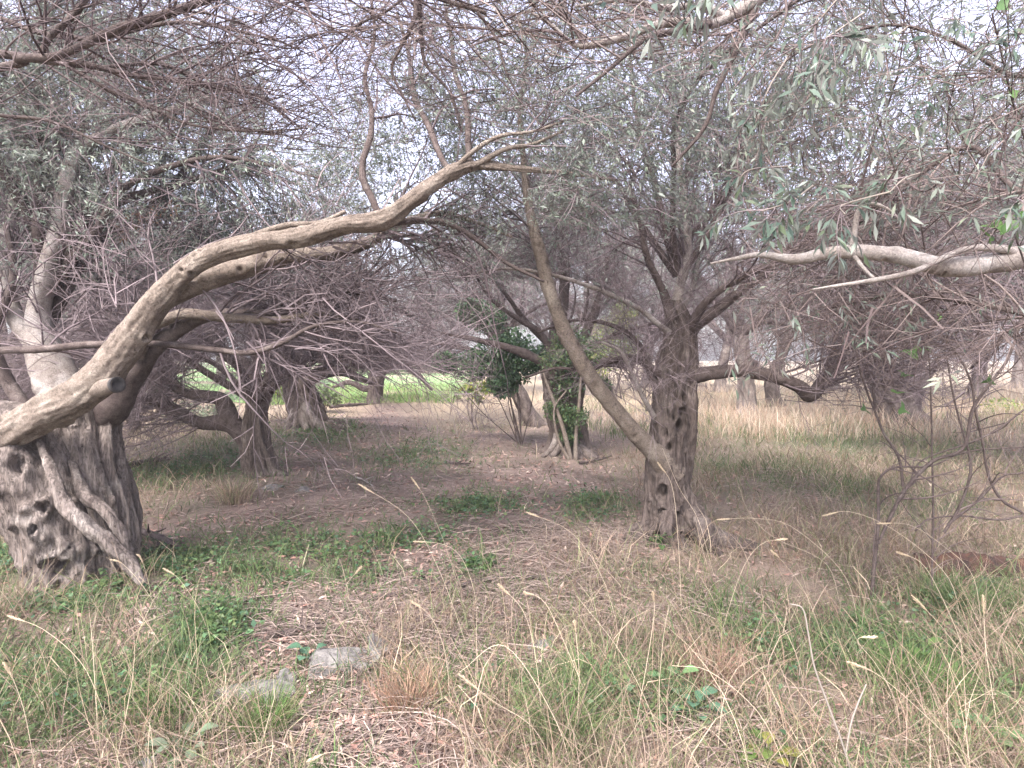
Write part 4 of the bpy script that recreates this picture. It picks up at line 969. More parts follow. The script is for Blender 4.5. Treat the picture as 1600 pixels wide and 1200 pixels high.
# thorny canes at the right
def canes(name, label, cat, px_, py_, Y, specs, seed, leaf_spots=()):
    b = np.array([P(px_, py_, Y)[0], Y, 0.0]); b[2] = float(H(b[0], b[1]))
    root = thing(name, label, cat, b)
    paths = []
    for i, s in enumerate(specs):
        p, rr_ = pxl(s); rr_ = rr_ * 0.72
        pp, rd = limb_part(root, b, p, rr_, M_DARKLIMB, seed + i, m=7, name="cane", step=0.03, rough=0.12)
        paths.append((pp, rd))
    r = np.random.default_rng(seed)
    A_, B_ = pack(paths, 24)
    T1, R1 = emit(A_, B_, 60, r, 0.1, 1, (0.15, 0.5), (0.5, 1.2), 7, (0, 0, 0.1), 0.3, -0.03, 0.6, 0.0018)
    T2, R2 = emit(T1, R1, 130, r, 0.1, 1, (0.06, 0.2), (0.5, 1.2), 4, (0, 0, 0.0), 0.3, -0.03, 0.6, 0.0014)
    mb = MB()
    for B, R in ((T1, R1), (T2, R2)):
        v, q = tubes(B, R, 4); mb.add(v, q, None, twig_cols(len(B), B.shape[1] * 4, r, np.array([.08, .06, .06]), np.array([.17, .13, .125])))
    link("twigs", mb.mesh("twigs", M_TWIG, b), root, kind='stuff')
    for (lx, ly, ly_, sz, hue) in leaf_spots:
        c = P(lx, ly, ly_); k = 7
        a = np.linspace(0, 2 * math.pi, 13)[:-1]
        rad = sz * (0.75 + 0.35 * np.cos(a * 3 + 0.4)) * np.where(np.arange(12) % 2, 0.85, 1.1)
        nrml = nrm(r.normal(size=3) * 0.5 + np.array([0, -0.6, 0.8])); u = nrm(np.cross(nrml, r.normal(size=3))); w = np.cross(nrml, u)
        V = np.vstack([c, c + (u * np.cos(a)[:, None] + w * np.sin(a)[:, None]) * rad[:, None] + nrml * 0.2 * sz * np.cos(2 * a)[:, None]])
        i0 = np.arange(12) + 1
        link("leaf", mesh_of("leaf", V - b, None, np.stack([i0, np.roll(i0, -1), np.zeros(12, int)], -1), M_GREENLEAF, np.tile(BRG[hue], (13, 1))), root)
    return root
YC = 4.0
canes("thorny_shrub", "tangle of dark bare thorny canes arching over the dry grass", "shrub", 1362, 928, YC, [
    [(1362, 932, YC, 4), (1366, 880, YC, 4), (1372, 820, YC, 3.6), (1372, 770, YC, 3), (1376, 745, YC, 2.6), (1400, 730, YC, 2.2), (1455, 728, YC, 2), (1510, 706, YC, 1.6), (1600, 698, YC, 1.2)],
    [(1372, 850, YC, 3), (1395, 800, YC, 4), (1412, 768, YC, 4), (1440, 735, YC, 4), (1462, 718, YC, 3.6), (1505, 700, YC, 3.6), (1520, 640, YC, 3.4), (1546, 600, YC, 3.2), (1575, 560, YC, 3), (1602, 485, YC, 2.6), (1625, 420, YC, 2), (1640, 350, YC, 1.5)],
    [(1411, 760, YC, 3), (1404, 715, YC, 2.8), (1381, 677, YC, 2.8), (1366, 640, YC, 2.6), (1352, 605, YC, 2.4), (1340, 560, YC, 2.2), (1330, 500, YC, 1.8), (1300, 440, YC, 1.3)],
    [(1475, 832, YC, 3.4), (1500, 790, YC, 3.2), (1516, 740, YC, 2.8), (1512, 700, YC, 2.4), (1500, 660, YC, 2.2), (1488, 610, YC, 2), (1480, 560, YC, 1.6)],
    [(1480, 820, YC, 2.6), (1530, 780, YC, 2.4), (1565, 745, YC, 2), (1600, 738, YC, 2), (1660, 720, YC, 1.6)],
    [(1595, 808, YC, 3), (1596, 800, YC, 3), (1566, 782, YC, 3), (1545, 745, YC, 3), (1535, 690, YC, 2.8), (1524, 640, YC, 2.6), (1518, 600, YC, 2.4), (1500, 560, YC, 2), (1470, 520, YC, 1.5)],
    [(1596, 806, YC, 2.4), (1560, 812, YC, 2.4), (1500, 806, YC, 2), (1450, 812, YC, 2), (1430, 830, YC, 1.8)],
    [(1455, 960, YC - .2, 2), (1457, 860, YC, 2.2), (1458, 790, YC, 2.2), (1456, 690, YC, 2), (1454, 600, YC, 1.6), (1450, 540, YC, 1.3)],
    [(1600, 640, YC, 2), (1560, 670, YC, 2), (1520, 690, YC, 2), (1440, 720, YC, 1.8), (1420, 760, YC, 1.6)]],
    401, [(1425, 550, 3.8, 0.055, 0), (1440, 545, 3.9, 0.05, 1), (1402, 612, 3.9, 0.06, 1), (1412, 640, 3.9, 0.05, 0), (1352, 640, 3.9, 0.05, 2), (1415, 585, 3.9, 0.055, 2), (1470, 495, 3.8, 0.04, 1), (1545, 595, 3.9, 0.04, 2)])
canes("vine", "trailing vine with a few lit green leaves up in the branches at right", "vine", 1640, 1000, 2.6, [
    [(1680, 1050, 2.5, 3), (1670, 800, 2.5, 3), (1640, 560, 2.4, 2.5), (1590, 380, 2.3, 2), (1560, 340, 2.2, 1.5), (1520, 390, 2.2, 1)],
    [(1640, 560, 2.4, 2.5), (1620, 300, 2.2, 2), (1580, 150, 2.1, 2), (1550, 20, 2.0, 1.5)]],
    431, [(1556, 355, 2.2, 0.05, 1), (1580, 350, 2.2, 0.045, 0), (1545, 370, 2.2, 0.04, 1), (1582, 140, 2.1, 0.04, 1), (1560, 10, 2.0, 0.05, 2), (1590, 335, 2.25, 0.035, 0)])

# leafy sprigs hanging close by on the tree at the right
trR = [o for o in bpy.data.objects if o.get('label', '').startswith('unseen-trunk')][0]
bR = np.array(trR.location); r = np.random.default_rng(351)
SPRIG = np.array([[0.06, 0.095, 0.075], [0.075, 0.11, 0.085], [0.10, 0.13, 0.105], [0.065, 0.085, 0.05]])
def sprig(x, y, Y, x2, y2, nt, spread, nl, ll=(0.045, 0.07)):
    p = catmull([P(x2, y2, Y + 0.1), (P(x, y, Y) + P(x2, y2, Y)) / 2 + r.normal(size=3) * 0.04, P(x, y, Y)], 12)[None]
    T1, R1 = emit(p, np.full((1, 12), 0.003), nt, r, 0.3, 1, (spread * 0.5, spread), (0.4, 1.2), 7, (0, 0, -0.1), 0.3, -0.10, 0.7, 0.0014)
    mb = MB(); v, q = tubes(np.concatenate([T1]), R1, 4); mb.add(v, q, None, twig_cols(len(T1), 28, r))
    v, q = tubes(p, np.linspace(0.0035, 0.002, 12)[None], 5); mb.add(v, q, None, np.array([.2, .17, .15]))
    o = link("leafy_sprig", mb.mesh("leafy_sprig", M_TWIG, bR), trR)
    v, q, c = leaves(T1, nl, r, ll, 0.10, SPRIG, -0.45, t0=0.25)
    mb = MB(); mb.add(v, q, None, c); l = link("leaves", mb.mesh("leaves", M_LEAF, bR), o, kind='stuff')
for a_ in ((1190, 330, 1.9, 1270, 290, 9, 0.22, 90), (1150, 300, 2.1, 1230, 260, 7, 0.22, 60), (1320, 335, 1.9, 1390, 300, 9, 0.22, 80), (1260, 330, 2.0, 1330, 290, 6, 0.18, 50), (1390, 300, 2.1, 1440, 270, 6, 0.2, 50),
           (1230, 90, 1.9, 1290, 20, 10, 0.26, 110), (1190, 170, 2.0, 1230, 90, 7, 0.22, 60), (1100, -5, 1.6, 1160, -60, 8, 0.2, 70), (985, 20, 1.7, 1040, -40, 6, 0.18, 40), (1290, 60, 1.8, 1350, 20, 8, 0.22, 80),
           (1360, 100, 2.1, 1420, 40, 7, 0.24, 70), (1590, 310, 2.0, 1640, 280, 6, 0.2, 60), (1450, 150, 2.3, 1510, 90, 8, 0.25, 70), (1540, 60, 2.0, 1600, 10, 7, 0.22, 60)):
    sprig(*a_)

# ================================================================== STONES, STICKS, RUSTY SHEET
m, n, b = new_mat("field_stone")
t = noise_node(n, 22, 10, 0.75)
r1 = ramp(n, t.outputs['Fac'], [(0.33, (0.06, 0.055, 0.052)), (0.48, (0.13, 0.12, 0.117)), (0.6, (0.19, 0.178, 0.168)), (0.68, (0.30, 0.28, 0.25))])
n.links.new(r1.outputs[0], b.inputs['Base Color']); b.inputs['Roughness'].default_value = 0.9
bp = n.nodes.new('ShaderNodeBump'); bp.inputs['Strength'].default_value = 0.6; bp.inputs['Distance'].default_value = 0.01
n.links.new(t.outputs['Fac'], bp.inputs['Height']); n.links.new(bp.outputs[0], b.inputs['Normal'])
M_STONE = m
def sphere(nu=44, nv=26):
    u = np.arange(nu) * 2 * math.pi / nu; v = np.linspace(0.02, math.pi - 0.02, nv)
    V = np.stack([np.sin(v)[:, None] * np.cos(u), np.sin(v)[:, None] * np.sin(u), np.cos(v)[:, None] * np.ones(nu)], -1)
    i = np.arange(nu * nv).reshape(nv, nu)
    q = np.stack([i[:-1], np.roll(i[:-1], -1, 1), np.roll(i[1:], -1, 1), i[1:]], -1).reshape(-1, 4)
    t_ = [[i[0, j], i[0, (j + 1) % nu], i[0, 0]] for j in range(1, nu - 1)] + [[i[-1, (j + 1) % nu], i[-1, j], i[-1, 0]] for j in range(1, nu - 1)]
    return V.reshape(-1, 3), q, np.array(t_)[:, ::-1]
def stone(label, px_, py_, w, d, h, seed, rz=0.0):
    g = ground_pt(px_, py_)
    V, q, t_ = sphere()
    # angular: flatten against random planes
    r = np.random.default_rng(seed)
    for _ in range(16):
        nn = nrm(r.normal(size=3)); c = r.uniform(0.42, 0.75)
        k = V @ nn; V = V - nn * np.maximum(k - c, 0)[:, None]
    V = V * (1 + 0.10 * noise3(V[:, 0] * 2 + seed, V[:, 1] * 2, V[:, 2] * 2)[:, None] + 0.05 * noise3(V[:, 0] * 7 + seed, V[:, 1] * 7, V[:, 2] * 7)[:, None])
    V = V * np.array([w, d, h * 0.8]) * 0.85
    o = link("stone", mesh_of("stone", V, q, t_, M_STONE, smooth=False), None, (g[0], g[1], g[2] - h * 0.06)); o.rotation_euler = (r.uniform(-.12, .12), r.uniform(-.12, .12), rz)
    tag(o, label, "stone")
stone("broad flat grey stone sunk in the path's edge beside a green tuft", 385, 1078, 0.30, 0.16, 0.16, 1, 0.3)
stone("narrow upright grey stone wedged beside the broad flat stone", 447, 1062, 0.13, 0.10, 0.17, 2, 0.9)
stone("largest pale grey stone, lumpy, half covered by dry straw", 545, 1030, 0.26, 0.22, 0.20, 3, 0.2)
stone("small bluish stone left of the broad flat stone", 328, 1092, 0.12, 0.10, 0.09, 4, 1.2)
stone("grey stone lying behind the largest pale stone, under a stalk", 590, 1012, 0.18, 0.14, 0.14, 9, 1.9)
stone("small pale stone standing at the rusty sheet's near end", 1443, 892, 0.08, 0.06, 0.13, 5)
stone("bluish flat stone at the foot of the forked olive", 425, 772, 0.22, 0.16, 0.12, 6, 0.4)
stone("small brown-grey stone right of the forked olive's roots", 470, 776, 0.17, 0.14, 0.11, 7, 0.2)
stone("whitish flat pebble among straw in the middle foreground", 845, 1000, 0.14, 0.10, 0.06, 8, 0.8)
stone("round grey pebble by the bottom edge under the left grass", 228, 1188, 0.07, 0.06, 0.06, 10)

def stick(label, spec, rad, seed, mat=None):
    pts = np.array([ground_pt(x, y) + np.array([0, 0, z]) for x, y, z in spec])
    V, q, t_, p_, r_ = woody(pts, np.array(rad), 9, 0.03, seed, rough=0.16, knots=4)
    b = pts[0]
    mb = MB(); mb.add(V, q, t_)
    # a few side stubs
    r = np.random.default_rng(seed)
    T1, R1 = emit(p_[None], r_[None], 7, r, 0.1, 0.95, (0.08, 0.25), (0.5, 1.0), 5, (0, 0, 0.1), 0.3, -0.05, 0.55, 0.002)
    v, q = tubes(T1, R1, 5); mb.add(v, q)
    o = link("fallen_stick", mb.mesh("fallen_stick", mat or M_DARKLIMB, b), None, b)
    tag(o, label, "stick")
stick("long thin grey stick lying across the straw in mid foreground", [(565, 938, .02), (640, 926, .03), (700, 920, .03), (760, 909, .04), (820, 905, .03), (880, 912, .02)], [0.012, 0.015, 0.016, 0.015, 0.012, 0.007], 501)
stick("short dark stick beside the path above the two-leaved weed", [(425, 995, .02), (455, 990, .03), (490, 978, .03), (512, 968, .02)], [0.014, 0.013, 0.010, 0.006], 503)
stick("dark curved twig lying on the red-brown litter", [(698, 720, .02), (710, 727, .03), (735, 726, .02)], [0.016, 0.018, 0.008], 505)
stick("dark fallen branch lying on the grass right of the hollow trunk", [(150, 752, .05), (185, 742, .06), (220, 733, .06), (268, 728, .04)], [0.05, 0.045, 0.04, 0.02], 507)
stick("crooked grey dead branch ending in the nettles by the hollow trunk", [(205, 838, .08), (240, 846, .07), (270, 856, .05), (292, 858, .02)], [0.03, 0.028, 0.024, 0.012], 509)
stick("pale short stick on the path between the forked olive and the ribbed olive", [(556, 752, .02), (570, 757, .02), (584, 765, .02)], [0.012, 0.012, 0.008], 511, M_PALE)
stick("dark branch lying at the meadow edge left of the small far olive", [(515, 640, .05), (545, 638, .06), (575, 637, .05)], [0.06, 0.05, 0.03], 513)
stick("weathered stick leaning in straw beneath the upright olive's low branch", [(905, 725, .03), (930, 722, .05), (955, 715, .05)], [0.02, 0.02, 0.01], 515)

# rusty sheet half hidden in the grass
g = ground_pt(1535, 905)
m, n, b = new_mat("rusty_metal")
t = noise_node(n, 9, 8, 0.7)
r1 = ramp(n, t.outputs['Fac'], [(0.35, (0.02, 0.012, 0.010)), (0.52, (0.06, 0.027, 0.018)), (0.72, (0.12, 0.052, 0.030))])
n.links.new(r1.outputs[0], b.inputs['Base Color']); b.inputs['Roughness'].default_value = 0.8; b.inputs['Metallic'].default_value = 0.15
uu = np.linspace(-0.42, 0.62, 40); tt = np.linspace(0, 1, 9)
edge = 0.25 - 0.13 * np.clip(uu, 0, 1) + 0.05 * noise3(uu * 5, 1.0, 2.0) + 0.02 * noise3(uu * 22, 4.0, 2.0)
front = np.stack([np.repeat(uu[:, None], 9, 1), 0.10 * np.sin(uu * 2.2)[:, None] + 0.16 * (tt ** 2)[None] + 0 * uu[:, None], edge[:, None] * tt[None] - 0.09], -1)
front[..., 1] += 0.05 * noise3(front[..., 0] * 6, front[..., 2] * 6, 3.0)
fb = front + np.array([0, 0.006, 0.002])
i = np.arange(360).reshape(40, 9)
qf = np.stack([i[:-1, :-1], i[1:, :-1], i[1:, 1:], i[:-1, 1:]], -1).reshape(-1, 4)
top = np.stack([i[:-1, -1], i[1:, -1], i[1:, -1] + 360, i[:-1, -1] + 360], -1)
e1 = np.stack([i[0, :-1], i[0, 1:], i[0, 1:] + 360, i[0, :-1] + 360], -1)
o = link("metal_sheet", mesh_of("metal_sheet", np.vstack([front.reshape(-1, 3), fb.reshape(-1, 3)]), np.vstack([qf, qf[:, ::-1] + 360, top, e1]), None, m), None, g)
tag(o, "rusty red-brown curved metal sheet half sunk in tall dry grass", "metal sheet")
o.rotation_euler = (0, 0, -0.15)

# ================================================================== GRASS, WEEDS, LITTER
r = np.random.default_rng(600)
TREES = [(bA[0], bA[1], 0.42), (bB[0], bB[1], 0.26)]

def scatter(n, y0, y1, power=1.0, margin=0.5, wid=0.92):
    """points over the ground in front of the camera, denser near by"""
    t = r.random(n)
    y = y0 * (y1 / y0) ** (t ** power)
    x = r.uniform(-1, 1, n) * (y * wid + margin)
    return x, y

def keep_off(x, y, extra=0.0):
    k = np.ones(len(x), bool)
    for tx, ty, tr_ in TREES: k &= (x - tx) ** 2 + (y - ty) ** 2 > (tr_ + extra) ** 2
    return k

def blades(x, y, h, w, phi0, phi1, k, cols, az=None, z0=-0.01):
    n = len(x)
    if az is None: az = r.uniform(0, 2 * math.pi, n)
    z = H(x, y) + z0
    t = (np.arange(k - 1) + 0.5) / (k - 1)
    phi = phi0[:, None] + phi1[:, None] * t[None] ** 1.3
    st = h[:, None] / (k - 1)
    hor = np.concatenate([np.zeros((n, 1)), np.cumsum(np.sin(phi) * st, 1)], 1)
    ver = np.concatenate([np.zeros((n, 1)), np.cumsum(np.cos(phi) * st, 1)], 1)
    az2 = az[:, None] + r.normal(size=(n, 1)) * 0.35 * np.linspace(0, 1, k)[None] ** 2
    Pp = np.stack([x[:, None] + hor * np.cos(az2), y[:, None] + hor * np.sin(az2), z[:, None] + ver], -1)
    zg = H(Pp[:, :, 0], Pp[:, :, 1]) + 0.006 if k > 3 else np.repeat(z[:, None], k, 1)
    Pp[:, 1:, 2] = np.maximum(Pp[:, 1:, 2], zg[:, 1:] + r.random((n, 1)) * 0.012)
    a = r.uniform(0, math.pi, n)
    side = np.repeat(np.stack([np.cos(a), np.sin(a), r.normal(size=n) * 0.3], -1)[:, None], k, 1)
    prof = np.concatenate([np.linspace(0.75, 1, max(2, k // 2)), np.linspace(1, 0.12, k - max(2, k // 2) + 1)[1:]])
    V, q = ribbons(Pp, w[:, None] * 0.5 * prof[None], nrm(side))
    return V, q, np.repeat(cols, k * 2, axis=0)

STRAW = np.array([[0.36, 0.275, 0.20], [0.29, 0.21, 0.155], [0.45, 0.365, 0.275], [0.21, 0.145, 0.11], [0.35, 0.26, 0.21], [0.25, 0.185, 0.15], [0.17, 0.12, 0.10], [0.20, 0.21, 0.11], [0.34, 0.30, 0.21], [0.15, 0.18, 0.08]])
GREENS = np.array([[0.085, 0.135, 0.050], [0.105, 0.155, 0.058], [0.07, 0.115, 0.048], [0.135, 0.17, 0.075], [0.09, 0.125, 0.065]])
pick = lambda pal, n, lo=0.75, hi=1.25: pal[r.integers(0, len(pal), n)] * r.uniform(lo, hi, (n, 1))

def straw_at(x, y):
    """straw colour by growing patch: bleached, grey, russet or rotting dark"""
    n = len(x); c = pick(STRAW, n) * 0.88
    a = noise3(x * 1.9, y * 1.9, 31.0)[:, None]; b_ = noise3(x * 2.7 + 9, y * 2.7, 35.0)[:, None]; d = noise3(x * 4.1, y * 4.1, 39.0)[:, None]
    c = c * (1 + 0.45 * a) * (1 + 0.35 * d)
    rus = np.clip(b_ * 2.5 - 0.6, 0, 1) * 0.5
    return c * (1 - rus) + c * np.array([1.0, 0.74, 0.62]) * rus

# matted dry grass
mb = MB()
x, y = scatter(105000, 1.15, 6.6, 1.0)
dn = np.clip(1.0 - 1.25 * bare_mask(x, y), 0.03, 1) * np.clip(0.70 + 1.2 * noise3(x * 1.9, y * 1.9, 4.4), 0.10, 1.2)
dn *= np.clip(1.05 - 0.75 * green_mask(x, y), 0, 1)
k_ = (r.random(len(x)) < dn) & keep_off(x, y); x, y = x[k_], y[k_]; n = len(x)
flat_ = r.random(n) < 0.58
h = np.where(flat_, r.uniform(0.10, 0.34, n), r.uniform(0.14, 0.50, n))
v, q, c = blades(x, y, h, r.uniform(0.0018, 0.0040, n) * (1 + 0.12 * y), np.where(flat_, r.uniform(0.7, 1.5, n), r.uniform(0, 0.5, n)), np.where(flat_, r.uniform(0.1, 1.2, n), r.uniform(0.5, 2.3, n)), 4, straw_at(x, y))
mb.add(v, q, None, c)
x, y = scatter(48000, 6.5, 15, 1.0)
dn = np.clip(0.9 - 1.2 * bare_mask(x, y), 0.02, 1) * np.clip(0.7 + 0.8 * noise3(x * 1.2, y * 1.2, 4.4), 0.1, 1.2)
k_ = (r.random(len(x)) < dn) & keep_off(x, y); x, y = x[k_], y[k_]; n = len(x)
v, q, c = blades(x, y, r.uniform(0.12, 0.40, n), r.uniform(0.005, 0.009, n), r.uniform(0.0, 1.2, n), r.uniform(0.3, 1.6, n), 3, straw_at(x, y))
mb.add(v, q, None, c)
tag(link("dry_grass", mb.mesh("dry_grass", M_GRASS), None, kind='stuff'), "matted pale dry grass lying over the grove floor", "grass")
# tall pale straw at the back and the right
mb = MB()
x, y = scatter(46000, 11, 30, 1.0, 1)
sx = 800 + x / y * F
wgt = np.clip((sx - 880) / 200, 0, 1) + 0.9 * np.clip((330 - sx) / 120, 0, 1) * (y > 13) + 0.5 * np.exp(-((sx - 775) / 60) ** 2) * (y > 15)
k_ = (r.random(len(x)) < np.clip(wgt, 0, 1) * np.clip(0.65 + 1.2 * noise3(x * .6, y * .6, 1.4), 0.06, 1)); x, y = x[k_], y[k_]; n = len(x)
v, q, c = blades(x, y, r.uniform(0.2, 0.62, n), r.uniform(0.007, 0.013, n), r.uniform(0, 0.35, n), r.uniform(0.1, 1.0, n), 3, pick(np.array([[0.44, 0.36, 0.28], [0.38, 0.29, 0.22], [0.50, 0.42, 0.34], [0.34, 0.23, 0.17]]), n))
mb.add(v, q, None, c)
x, y = scatter(22000, 10, 26, 1.0, 1); k_ = (x / y > 0.1) & (noise3(x * .6 + 7, y * .6, 21.0) > 0.02); x, y = x[k_], y[k_]; n = len(x)
v, q, c = blades(x, y, r.uniform(0.12, 0.4, n), r.uniform(0.008, 0.014, n), r.uniform(0, .5, n), r.uniform(.1, 1.0, n), 3, pick(np.vstack([GREENS, np.array([[0.2, 0.21, 0.11]])]), n))
mb.add(v, q, None, c)
x = r.uniform(-9, -1.5, 9000); y = 18.7 + 14 * r.random(9000) ** 1.6; k_ = (x > -7.5 - (y - 18.6) * 1.1) & (x < -1.8); x, y = x[k_], y[k_]; n = len(x)
v, q, c = blades(x, y, r.uniform(0.08, 0.3, n), r.uniform(0.01, 0.02, n), r.uniform(0, .4, n), r.uniform(.1, .8, n), 3, pick(np.array([[.12, .24, .05], [.17, .28, .08], [.25, .29, .12], [.3, .28, .16]]), n))
mb.add(v, q, None, c)
tag(link("straw_grass", mb.mesh("straw_grass", M_GRASS), None, kind='stuff'), "pale straw mixed with green standing in the open ground behind the trunks", "grass")
# green grass
mb = MB()
x, y = scatter(150000, 1.15, 14, 1.1)
gm = green_mask(x, y)
k_ = (r.random(len(x)) < gm * 0.75) & keep_off(x, y); x, y = x[k_], y[k_]; n = len(x)
v, q, c = blades(x, y, r.uniform(0.06, 0.24, n) * (0.7 + 0.6 * gm[k_]), r.uniform(0.0025, 0.005, n) * (1 + 0.11 * y), r.uniform(0, 0.7, n), r.uniform(0.3, 1.6, n), 3, pick(GREENS, n))
mb.add(v, q, None, c)
tag(link("green_grass", mb.mesh("green_grass", M_GRASS), None, kind='stuff'), "patches of soft green grass among the dry straw", "grass")
# low broad-leaved weeds
mb = MB()
spots = [(250, 875, .42, .42, 1900), (20, 880, .45, .5, 1600), (180, 915, .35, .3, 1400), (90, 945, .25, .15, 700), (315, 1000, .2, .36, 2000), (460, 868, .5, .55, 1500), (750, 792, .42, .45, 1500), (1450, 1010, .45, .4, 1700), (1250, 1000, .35, .3, 900),
         (500, 690, .6, 1.0, 1500), (655, 712, .7, 1.2, 1300), (745, 885, .14, .14, 350), (40, 1070, .4, .3, 900), (1000, 1090, .35, .25, 600), (1560, 940, .4, .4, 1200), (930, 800, .35, .6, 900), (1035, 855, .10, .08, 260), (640, 840, .4, .3, 700), (230, 1090, .3, .2, 600), (870, 1075, .25, .2, 500), (620, 900, .3, .2, 350), (300, 735, .9, .9, 1200)]
for (px_, py_, rx, ry, nn_) in spots:
    g = G(px_, py_)
    x = g[0] + r.normal(size=nn_) * rx * 0.65; y = g[1] + r.normal(size=nn_) * ry * 0.65
    k_ = keep_off(x, y, -0.05) & (noise3(x * 3.5, y * 3.5, 6.6) > -0.25); x, y = x[k_], y[k_]; nn2 = len(x)
    hh = np.abs(r.normal(size=nn2)) * 0.06 * np.clip(0.6 + noise3(x * 2.5, y * 2.5, 8.1), 0.2, 1.5) + 0.01
    p = np.stack([x, y, H(x, y) + hh], -1)
    a = nrm(np.stack([r.normal(size=nn2), r.normal(size=nn2), r.normal(size=nn2) * 0.35 + 0.1], -1)); s = nrm(np.cross(a, np.array([0, 0, 1.0]) + r.normal(size=(nn2, 3)) * 0.3))
    L = r.uniform(0.016, 0.045, nn2)[:, None] * (1 + 0.05 * y[:, None]); nv = np.cross(s, a)
    V = np.stack([p, p + a * L * 0.45 + s * L * 0.32 + nv * L * .1, p + a * L - nv * L * .12, p + a * L * 0.45 - s * L * 0.32 + nv * L * .1], 1).reshape(-1, 3)
    mb.add(V, np.arange(nn2 * 4).reshape(-1, 4), None, np.repeat(pick(np.vstack([GREENS, DKG * 1.3]), nn2), 4, 0))
tag(link("weeds", mb.mesh("weeds", M_GREENLEAF), None, kind='stuff'), "low leafy green weeds in patches on the grove floor", "weeds")
# fallen olive leaves and twiglets
mb = MB()
x, y = scatter(110000, 1.2, 20, 1.0)
k_ = (r.random(len(x)) < (0.35 + 0.65 * bare_mask(x, y)) * np.clip(0.75 + 1.1 * noise3(x * 1.5, y * 1.5, 17.0), .15, 1)) & keep_off(x, y); x, y = x[k_], y[k_]; n = len(x)
p = np.stack([x, y, H(x, y) + r.uniform(0.002, 0.02, n)], -1)
a = nrm(np.stack([r.normal(size=n), r.normal(size=n), r.normal(size=n) * 0.22], -1)); s = nrm(np.cross(a, np.array([0, 0, 1.0]) + r.normal(size=(n, 3)) * 0.35))
L = r.uniform(0.03, 0.065, n)[:, None] * (1 + 0.06 * y[:, None]); wv = L * r.uniform(0.08, 0.16, (n, 1))
V = np.stack([p, p + a * L * .5 + s * wv + [0, 0, .003], p + a * L, p + a * L * .5 - s * wv + [0, 0, .003]], 1).reshape(-1, 3)
LIT = np.array([[0.25, 0.158, 0.135], [0.18, 0.115, 0.10], [0.29, 0.21, 0.18], [0.35, 0.275, 0.235], [0.13, 0.088, 0.078], [0.27, 0.155, 0.128]])
mb.add(V, np.arange(n * 4).reshape(-1, 4), None, np.repeat(pick(LIT, n) * np.clip(1 + 0.6 * noise3(x * 1.2 + 3, y * 1.2, 11.0), .5, 1.5)[:, None], 4, 0))
tag(link("leaf_litter", mb.mesh("leaf_litter", M_LITTER), None, kind='stuff'), "red-brown fallen olive leaves strewn over path and ground", "leaf litter")
# dead prunings lying about
mb = MB()
def strew(px_, py_, rx, ry, nn_, L=(0.15, 0.6), rad=(0.0015, 0.004), lift=0.06):
    g = G(px_, py_); k = 5
    x = g[0] + r.normal(size=nn_) * rx * .6; y = g[1] + r.normal(size=nn_) * ry * .6
    kk = keep_off(x, y); x, y = x[kk], y[kk]; nn_ = len(x)
    az = r.uniform(0, 2 * math.pi, nn_); cv = r.normal(size=nn_) * 1.2
    st = r.uniform(*L, nn_) / (k - 1)
    A = az[:, None] + cv[:, None] * np.linspace(0, 1, k)[None] + r.normal(size=(nn_, k)) * .25
    X = x[:, None] + np.cumsum(np.cos(A) * st[:, None], 1); Yy = y[:, None] + np.cumsum(np.sin(A) * st[:, None], 1)
    Z = H(X, Yy) + 0.01 + lift * r.random((nn_, 1)) * np.abs(np.sin(np.linspace(0, 3, k)[None] + r.uniform(0, 3, (nn_, 1))))
    R = r.uniform(*rad, nn_)[:, None] * np.linspace(1, .5, k)[None]
    v, q = tubes(np.stack([X, Yy, Z], -1), R, 3)
    mb.add(v, q, None, twig_cols(nn_, k * 3, r, np.array([.15, .112, .102]), np.array([.36, .285, .25])))
for a_ in ((850, 860, .5, .45, 420), (800, 930, .6, .45, 500), (560, 960, .4, .35, 420), (640, 1000, .45, .3, 300), (330, 960, .5, .4, 160), (700, 780, 1.2, 1.4, 260), (480, 800, 1.0, 1.0, 220), (1240, 760, .8, 1.0, 300), (820, 690, 1.2, 1.8, 260),
           (980, 850, .45, .4, 220), (600, 1120, .6, .4, 260), (1150, 1150, .7, .4, 320), (250, 1150, .6, .4, 200), (1050, 950, .6, .4, 220), (560, 690, 1.2, 2.5, 220), (1400, 880, .5, .5, 200)): strew(*a_)
tag(link("twig_litter", mb.mesh("twig_litter", M_TWIG), None, kind='stuff'), "dead grey prunings strewn over straw and litter", "twig litter")
# thin tall stems nobody could count
mb = MB()
x, y = scatter(1300, 1.4, 7.5, 1.0, 0.4)
k_ = (r.random(len(x)) < np.clip(1 - bare_mask(x, y) * 1.1, 0, 1)) & keep_off(x, y); x, y = x[k_], y[k_]; n = len(x)
az = r.normal(math.pi * 0.95, 1.1, n)
v, q, c = blades(x, y, r.uniform(0.35, 0.80, n), np.full(n, 0.0024), r.uniform(0.0, 0.4, n), r.uniform(0.1, 1.6, n), 9, pick(STRAW[[0, 1, 2, 4]], n), az)
mb.add(v, q, None, c)
tag(link("grass_stems", mb.mesh("grass_stems", M_GRASS), None, kind='stuff'), "thin arching dry stems rising above the matted grass", "grass")

